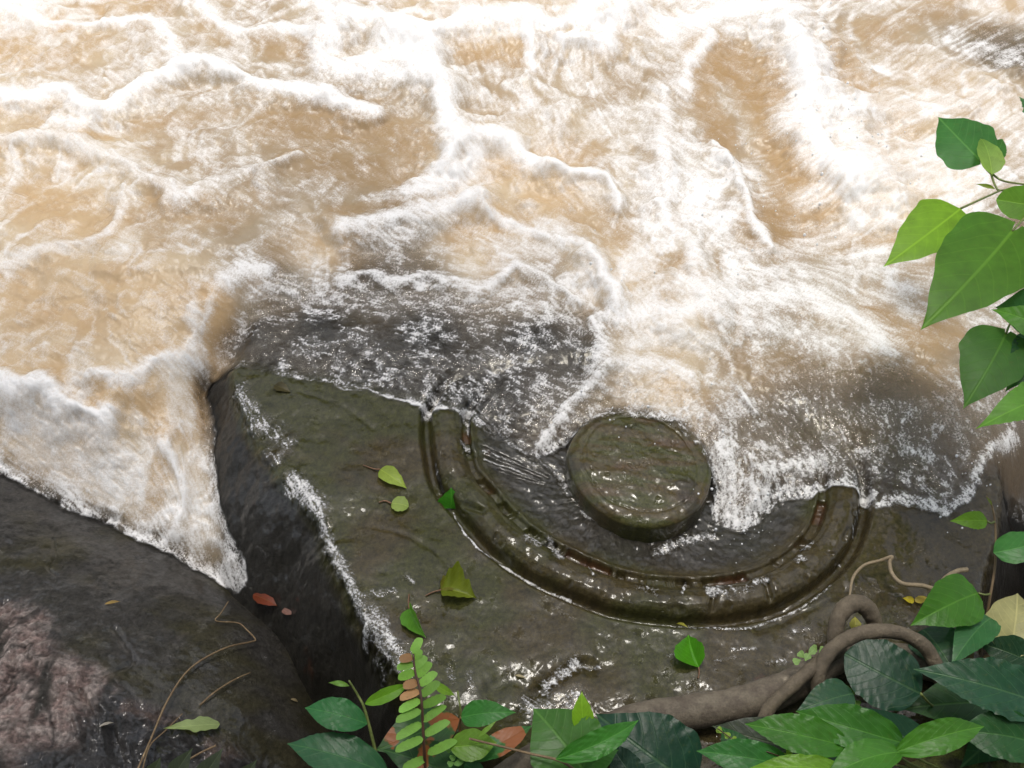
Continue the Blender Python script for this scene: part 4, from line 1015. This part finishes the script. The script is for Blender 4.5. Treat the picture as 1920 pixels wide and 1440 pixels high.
# ---- maidenhair fern frond
M_frond = leaf_material('frond', .5, .3)
fn = empty('fern_frond', P(800, 1445, .02), 'upright fern frond with two rows of scalloped pale green leaflets', 'fern')
RP = [(775, 1226, .20), (778, 1257, .19), (787, 1290, .18), (791, 1320, .17), (793, 1360, .15), (795, 1400, .13), (798, 1450, .09)]
stalk(fn, RP, 4, M_rachis, 'rachis', 1.6)
def leaflet(base, tip, wpx, col, bl=0.0, parent=fn):
    b = P(*base); t = P(*tip)
    ax = t - b; L = np.linalg.norm(ax); ax /= L
    vd = CAM - b; vd /= np.linalg.norm(vd)
    nrm = .6 * vd + np.array([0, 0, .5]) + .15 * rng.standard_normal(3); nrm -= ax * nrm.dot(ax); nrm /= np.linalg.norm(nrm)
    side = np.cross(nrm, ax)
    if side[1] < 0: side = -side
    W_ = wpx * mpp(b)
    top = [(0, .1), (.08, .5), (.2, .62), (.25, .58), (.32, .68), (.42, .64), (.5, .72), (.6, .66), (.68, .72), (.78, .64), (.86, .62), (.94, .46), (1, .2)]
    bot = [(1, .05), (.9, -.12), (.7, -.24), (.5, -.3), (.3, -.3), (.1, -.2)]
    pts = [(x, y * W_) for x, y in top + bot]
    V_ = [b + ax * L * x + side * y + nrm * (.06 * L * math.sin(math.pi * x) - .25 * abs(y) * .3) for x, y in pts]
    cen = b + ax * L * .5 + side * W_ * .18 + nrm * .05 * L
    V_ = [cen] + V_
    n_ = len(pts)
    Fc = [(0, 1 + i, 1 + (i + 1) % n_) for i in range(n_)]
    if np.dot(np.cross(V_[1] - V_[0], V_[2] - V_[0]), vd) < 0: Fc = [f[::-1] for f in Fc]
    uv = [(.5, .3)] + [(x, y / W_ + .5) for x, y in pts]
    o = mesh_object('leaflet', np.array(V_), Fc, M_frond, parent, uv=np.array(uv))
    o.color = (*col, bl)
LG = (.17, .36, .05); LB = (.36, .20, .09)
for bx_, by_, tx_, ty_, z_, c_ in ((775, 1226, 790, 1203, .20, LG), (775, 1233, 755, 1240, .195, LB), (777, 1238, 790, 1224, .195, LG), (777, 1247, 751, 1255, .19, LG), (777, 1256, 798, 1238, .19, LG), (779, 1262, 753, 1273, .185, LG), (781, 1271, 806, 1250, .185, LG),
                                (784, 1281, 762, 1290, .18, LB), (787, 1287, 815, 1268, .18, LG), (788, 1297, 758, 1311, .175, LB), (790, 1307, 820, 1286, .175, LG), (790, 1314, 757, 1333, .17, LG), (791, 1327, 829, 1312, .165, LG), (791, 1334, 752, 1352, .165, LG), (793, 1355, 830, 1331, .155, LG),
                                (793, 1358, 753, 1383, .15, LG), (796, 1381, 836, 1360, .14, LG), (795, 1386, 752, 1407, .14, LG), (802, 1416, 848, 1396, .12, LG), (799, 1424, 764, 1442, .11, LG)):
    leaflet((bx_, by_, z_), (bx_ + 1.22 * (tx_ - bx_), by_ + 1.22 * (ty_ - by_), z_ + .006), 18, tuple(np.array(c_) * (1 + .15 * rng.standard_normal())), .0)

def tiny_fern(label, stem, tips, col, r=15):
    root_ = P(*stem[-1])
    t_ = empty('small_fern', root_, label, 'fern', 'small maidenhair ferns by the roots')
    stalk(t_, stem, 2.5, M_rachis, 'rachis', 1.2, 6)
    for (x, y, a) in tips:
        z_ = stem[0][2] + .005 * rng.standard_normal()
        ux, uy = math.cos(rad(a)) * r, -math.sin(rad(a)) * r
        leaf(t_, (x - ux * .5, y - uy * .5, z_), (x + ux * .5, y + uy * .5, z_ + .004), r * 1.05, 'fan', col, 0, 0, .08, .05, 0, .04, M_frond, 'leaflet', 8, 6)
tiny_fern('small fern with pale fan leaflets just left of the root hoop', [(1510, 1222, .09), (1525, 1235, .07), (1550, 1250, .05)], [(1495, 1240, 200), (1503, 1228, 130), (1513, 1233, 60), (1521, 1223, 40), (1527, 1217, 130), (1541, 1220, 45)], (.22, .36, .11))
tiny_fern('small fern with pale leaflets in the dark hollow under the root hoop', [(1575, 1298, .08), (1590, 1310, .06), (1600, 1330, .04)], [(1560, 1293, 160), (1573, 1298, 60), (1588, 1294, 50), (1586, 1308, 290), (1596, 1316, 20), (1606, 1318, 330), (1596, 1298, 30)], (.17, .33, .07))
tiny_fern('tiny fern sprig beside the frond at the bottom centre', [(848, 1396, .10), (856, 1412, .08), (862, 1440, .05)], [(843, 1405, 200), (850, 1420, 210), (857, 1406, 30), (858, 1430, 250), (862, 1428, 320), (885, 1425, 60), (846, 1432, 200)], (.12, .26, .06), 13)
tiny_fern('fallen strip of yellow green fern leaflets across the grey leaf', [(1345, 1366, .13), (1385, 1392, .14), (1440, 1410, .15), (1480, 1425, .14)], [(1350, 1370, 140), (1362, 1378, 320), (1378, 1388, 140), (1390, 1392, 320), (1404, 1396, 160), (1420, 1402, 340), (1432, 1406, 150), (1470, 1420, 20), (1478, 1412, 60), (1486, 1420, 330)], (.24, .38, .05), 14)

# pointed grey leaves along the bottom edge, left
gp = empty('grey_leaved_plant', P(390, 1460, .1), 'plant of narrow dull grey leaves poking up at the bottom left', 'plant')
for (bx_, by_, tx_, ty_, w_) in ((275, 1475, 301, 1420, 34), (315, 1480, 362, 1402, 40), (360, 1485, 418, 1402, 42), (430, 1485, 482, 1424, 36)):
    leaf(gp, (bx_, by_, .10), (tx_, ty_, .13), w_, 'lance', (.045, .06, .035), .3, 0, .2, .04, .01)
stalk(gp, [(360, 1490, .1), (340, 1455, .09), (330, 1430, .08)], 5, M_twig, 'stem')
stalk(gp, [(345, 1430, .06), (375, 1412, .07), (405, 1398, .07)], 4, M_twig, 'stem')

# ------------------------------------------------------------------ FALLEN LEAVES, TWIGS
def fallen(base, tip, w, kind, col, lab, blotch=0, roll=0, fold=.2, arch=.1, curl=0, pet=None, up=.005, quilt=.01, wav=.04, n=None, tipup=0, twist=0):
    b = on_rock(*base, up); t = on_rock(*tip, up + tipup)
    o = leaf(None, b, t, w, kind, col, blotch, roll, fold, arch, quilt, wav, None, 'fallen_leaf', flat_n=n or (0, 0, 1), side_curl=curl, twist=twist)
    tag(o, lab, 'leaf', 'dead and fallen leaves')
    if pet:
        stalk(o, [b] + [on_rock(*p, .003) for p in pet], 3.5, M_stalk, 'stalk', .7, 6)
    return o
fallen((713, 880), (763, 916), 34, 'ovate', (.30, .40, .06), 'curved pale yellow green leaf on the mossy left part of the carved stone', 0, 0, .1, .1, .2, [(700, 879), (681, 872)])
fallen((734, 944), (766, 950), 34, 'round', (.30, .40, .09), 'small pale oval leaf just below the curved yellow green one', 0, 0, .1, .1, 0, [(722, 939), (710, 942)])
fallen((845, 953), (846, 914), 52, 'deltoid', (.05, .24, .015), 'glossy green leaf caught in the groove of the ring', 0, 0, .25, .05, .2)
fallen((828, 1106), (893, 1122), 58, 'deltoid', (.16, .20, .018), 'crumpled olive yellow leaf with a torn top on the stone', .1, -12, .6, .06, .8, [(812, 1110), (798, 1117)], wav=.14)
fallen((826, 1103), (868, 1090), 30, 'ovate', (.14, .14, .015), 'brownish torn leaf scrap behind the crumpled olive leaf', .3, 0, .2, .1, .5, wav=.14)
fallen((768, 1141), (799, 1196), 40, 'ovate', (.10, .27, .03), 'folded green leaf above the tip of the fern frond', 0, 28, 1.0, .05, .9, [(766, 1128), (767, 1114)])
fallen((1310, 1251), (1291, 1190), 54, 'deltoid', (.08, .30, .015), 'bright folded green leaf on the stone above the thick root', 0, -24, 1.0, .05, .6, [(1311, 1262), (1309, 1272)])
fallen((412, 1358), (306, 1366), 30, 'ovate', (.28, .36, .14), 'pale limp leaf lying on the left boulder', 0, 0, .2, .06, .3, wav=.12)
fallen((475, 1114), (520, 1136), 26, 'elliptic', (.17, .035, .012), 'wet red brown leaf wedged in the black gap', 0, 0, .15, .1, 0)
fallen((530, 1143), (546, 1152), 14, 'round', (.25, .13, .10), 'small pinkish scrap in the gap past the red brown leaf', 0)
fallen((1714, 1128), (1692, 1121), 15, 'ovate', (.50, .40, .02), 'yellow leaflet left of the large heart shaped vine leaf', 0)
fallen((1716, 1128), (1740, 1120), 15, 'ovate', (.42, .32, .05), 'orange yellow leaflet touching the heart shaped vine leaf', .2)
fallen((1602, 1182), (1603, 1156), 22, 'ovate', (.36, .34, .06), 'yellowish leaf seen through the small root arch', .1, up=.02)
fallen((1268, 1170), (1290, 1177), 7, 'lance', (.40, .38, .06), 'slim yellow leaf sliver below the ring', 0)
fallen((965, 1266), (988, 1272), 5, 'lance', (.45, .38, .22), 'dry straw coloured sliver on the stone near the lower lip', 0)
fallen((196, 1133), (226, 1128), 7, 'lance', (.30, .20, .06), 'dry tan leaf sliver on the dark left boulder', 0)
fallen((186, 1362), (214, 1355), 6, 'lance', (.36, .33, .28), 'pale dry husk on the rough part of the left boulder', 0)
fallen((545, 1311), (559, 1317), 6, 'lance', (.35, .28, .16), 'tiny dry scrap near the rounded right end of the left boulder', 0)
fallen((515, 722), (545, 736), 22, 'ovate', (.07, .058, .022), 'drowned brown leaf near the upper left corner of the stone', 0, up=.001)
def twig(pts, w, lab, mat=M_twig, taper=.6):
    q = catmull(np.array([P(*on_rock(*p[:2], p[2])) for p in pts]), 6)
    V_, Fc = tube(q, w * mpp(q[0]) / 2 * np.linspace(1, taper, len(q)), 6, .2, 3)
    tag(mesh_object('twig', V_, Fc, mat), lab, 'twig', 'dry twigs on the left boulder')
twig([(255, 1450, .05), (282, 1388, .02), (316, 1310, .02), (358, 1252, .015), (420, 1216, .02), (468, 1204, .02), (479, 1199, .02), (462, 1180, .02), (446, 1168, .015), (405, 1164, .01), (414, 1150, .02), (428, 1128, .03)], 4.5, 'long bent brown twig curving over the left boulder')
twig([(375, 1322, .01), (402, 1298, .012), (440, 1274, .012), (470, 1261, .012)], 4, 'short straight twig on the left boulder beside the long one')
twig([(265, 1452, .04), (280, 1400, .02), (310, 1370, .012), (342, 1338, .01)], 3.5, 'short dark twig at the bottom crossing the foot of the long one')

# ------------------------------------------------------------------ SPRAY
V_, Fc = [], []
ico = [(0, 0, 1), (.894, 0, .447), (.276, .851, .447), (-.724, .526, .447), (-.724, -.526, .447), (.276, -.851, .447), (.724, .526, -.447), (-.276, .851, -.447), (-.894, 0, -.447), (-.276, -.851, -.447), (.724, -.526, -.447), (0, 0, -1)]
icf = [(0, 1, 2), (0, 2, 3), (0, 3, 4), (0, 4, 5), (0, 5, 1), (1, 6, 2), (2, 7, 3), (3, 8, 4), (4, 9, 5), (5, 10, 1), (2, 6, 7), (3, 7, 8), (4, 8, 9), (5, 9, 10), (1, 10, 6), (6, 11, 7), (7, 11, 8), (8, 11, 9), (9, 11, 10), (10, 11, 6)]
for cx_, cy_, sx_, sy_, n_, h_ in ((1560, 180, 60, 120, 110, .09), (1400, 360, 50, 60, 50, .05), (1400, 940, 45, 50, 70, .03), (1240, 770, 80, 25, 60, .02), (1600, 330, 90, 60, 60, .06), (1820, 900, 30, 50, 30, .03), (1060, 70, 80, 40, 30, .04), (1250, 540, 120, 50, 50, .03)):
    for _ in range(n_):
        q = P(cx_ + sx_ * rng.standard_normal(), cy_ + sy_ * rng.standard_normal(), .05)
        zb = float(grid_sample(zwf, q[0], q[1]))
        c = np.array([q[0], q[1], zb + abs(rng.standard_normal()) * h_ * .6 + .004])
        s_ = .0012 * math.exp(.45 * rng.standard_normal()); st_ = np.array([s_, s_, s_ * (1 + rng.random())])
        k0 = len(V_)
        V_ += [c + np.array(p) * st_ for p in ico]; Fc += [(a + k0, b + k0, d + k0) for a, b, d in icf]
md = N('spray_drop'); md.p.inputs['Base Color'].default_value = (.8, .8, .8, 1); md.p.inputs['Roughness'].default_value = .1
tag(mesh_object('spray', np.array(V_), Fc, md.m), 'scattered white spray droplets above the breaking water', 'spray', kind='stuff')

# ------------------------------------------------------------------ TREE on the near bank, its crown reaching out over the stone
tr = empty('bank_tree', (1.6, -3.2, .1), 'tall tree on the near bank whose crown shades the carved stone', 'tree')
V1, F1 = tube([(1.6, -3.2, -.2), (1.5, -3.15, 1.2), (1.25, -2.9, 2.6), (.9, -2.6, 3.8), (.5, -2.2, 5.0)], [.24, .2, .17, .13, .07], 14, .3, 3)
lim = [(V1, F1)]
for e in ((-1.8, -1.6, 4.2), (2.6, -1.3, 4.4), (.4, -.9, 4.6), (-.8, -3.6, 4.8), (3.0, -3.6, 4.6)):
    lim.append(tube(catmull([(1.25, -2.9, 2.6), ((1.25 + e[0]) / 2, (-2.9 + e[1]) / 2, 3.7), e], 6), np.linspace(.1, .03, 13), 8, .2, 4))
mesh_object('trunk', *join(lim), M_root, tr)
nL = 6500
r_ = np.random.default_rng(5)
cc = np.stack([r_.uniform(-4.6, 4.6, nL), r_.uniform(-5.5, CANOPY_Y, nL), 0 * r_.random(nL)], -1)
cc[:, 1] += -.35 * np.abs(np.sin(cc[:, 0] * 1.7)) * (cc[:, 1] > -2)
cc[:, 2] = 4.1 + .55 * np.sin(cc[:, 0] * 1.3) + .4 * np.sin(cc[:, 1] * 1.7 + 1) + r_.uniform(-.45, .45, nL)
keep = pn(cc[:, 0] * .9, cc[:, 1] * .9, 77) + .25 * r_.standard_normal(nL) > np.where(cc[:, 1] < -1.0, -.8, .12)
cc = cc[keep]
az = r_.random(len(cc)) * 6.283; tl_ = r_.uniform(-.6, .6, len(cc)); sz = r_.uniform(.11, .2, len(cc))
d1 = np.stack([np.cos(az), np.sin(az), -.3 + tl_], -1); d2 = np.stack([-np.sin(az), np.cos(az), tl_[::-1]], -1) * .34
V_ = np.stack([cc, cc + (d1 * .45 + d2) * sz[:, None], cc + d1 * sz[:, None], cc + (d1 * .45 - d2) * sz[:, None]], 1).reshape(-1, 3)
mc_ = N('crown_leaf'); mc_.p.inputs['Base Color'].default_value = (.05, .10, .03, 1); mc_.p.inputs['Roughness'].default_value = .5
mesh_object('crown', V_, [(4 * i, 4 * i + 1, 4 * i + 2, 4 * i + 3) for i in range(len(cc))], mc_.m, tr, smooth=False)

# ------------------------------------------------------------------ TREES along the far bank
for kx, (tx, ty, hh, lab) in enumerate(((-9.5, 9.0, 7.2, 'broad tree furthest upstream on the far bank'), (-5.2, 8.2, 7.8, 'tall tree on the far bank left of the rapids'), (-1.0, 8.0, 7.0, 'spreading tree on the far bank straight across from the carved stone'),
                                        (3.2, 8.3, 8.0, 'tallest tree on the far bank right of the rapids'), (7.4, 8.6, 7.4, 'leaning tree far downstream on the far bank'))):
    ft = empty('bank_tree', (tx, ty, .3), lab, 'tree', 'trees on the far bank')
    mesh_object('trunk', *tube([(tx, ty, -.3), (tx + .1, ty, hh * .35), (tx - .1, ty, hh * .8)], [.3, .22, .08], 12, .3, kx), M_root, ft)
    nL = 2600
    q = r_.standard_normal((nL, 3)); q /= np.linalg.norm(q, axis=1)[:, None]; q *= (r_.random(nL) ** .45)[:, None]
    cc = np.array([tx, ty, hh * .58]) + q * np.array([2.5, 1.9, hh * .45])
    cc = cc[pn(cc[:, 0] * .8 + kx, cc[:, 2] * .8, 88) + .3 * r_.standard_normal(len(cc)) > -.4]
    az = r_.random(len(cc)) * 6.283; tl_ = r_.uniform(-.7, .7, len(cc)); sz = r_.uniform(.25, .45, len(cc))
    d1 = np.stack([np.cos(az), np.sin(az), -.3 + tl_], -1); d2 = np.stack([-np.sin(az), np.cos(az), tl_[::-1]], -1) * .36
    V_ = np.stack([cc, cc + (d1 * .45 + d2) * sz[:, None], cc + d1 * sz[:, None], cc + (d1 * .45 - d2) * sz[:, None]], 1).reshape(-1, 3)
    mesh_object('crown', V_, [(4 * i, 4 * i + 1, 4 * i + 2, 4 * i + 3) for i in range(len(cc))], mc_.m, ft, smooth=False)

for kx, (tx, ty, hh, lab) in enumerate(((-3.6, -5.2, 5.6, 'low bushy tree on the near bank upstream of the camera'), (-.6, -5.8, 5.2, 'low bushy tree on the near bank straight behind the camera'), (3.9, -5.6, 5.8, 'low bushy tree on the near bank behind the tall shade tree'))):
    ft = empty('bank_tree', (tx, ty, .5), lab, 'tree', 'trees on the near bank')
    mesh_object('trunk', *tube([(tx, ty, -.1), (tx + .1, ty, hh * .35), (tx - .1, ty, hh * .8)], [.2, .15, .06], 12, .3, kx), M_root, ft)
    nL = 2600
    q = r_.standard_normal((nL, 3)); q /= np.linalg.norm(q, axis=1)[:, None]; q *= (r_.random(nL) ** .45)[:, None]
    cc = np.array([tx, ty, hh * .55]) + q * np.array([2.3, 1.5, hh * .5])
    az = r_.random(len(cc)) * 6.283; tl_ = r_.uniform(-.7, .7, len(cc)); sz = r_.uniform(.2, .36, len(cc))
    d1 = np.stack([np.cos(az), np.sin(az), -.3 + tl_], -1); d2 = np.stack([-np.sin(az), np.cos(az), tl_[::-1]], -1) * .36
    V_ = np.stack([cc, cc + (d1 * .45 + d2) * sz[:, None], cc + d1 * sz[:, None], cc + (d1 * .45 - d2) * sz[:, None]], 1).reshape(-1, 3)
    mesh_object('crown', V_, [(4 * i, 4 * i + 1, 4 * i + 2, 4 * i + 3) for i in range(len(cc))], mc_.m, ft, smooth=False)
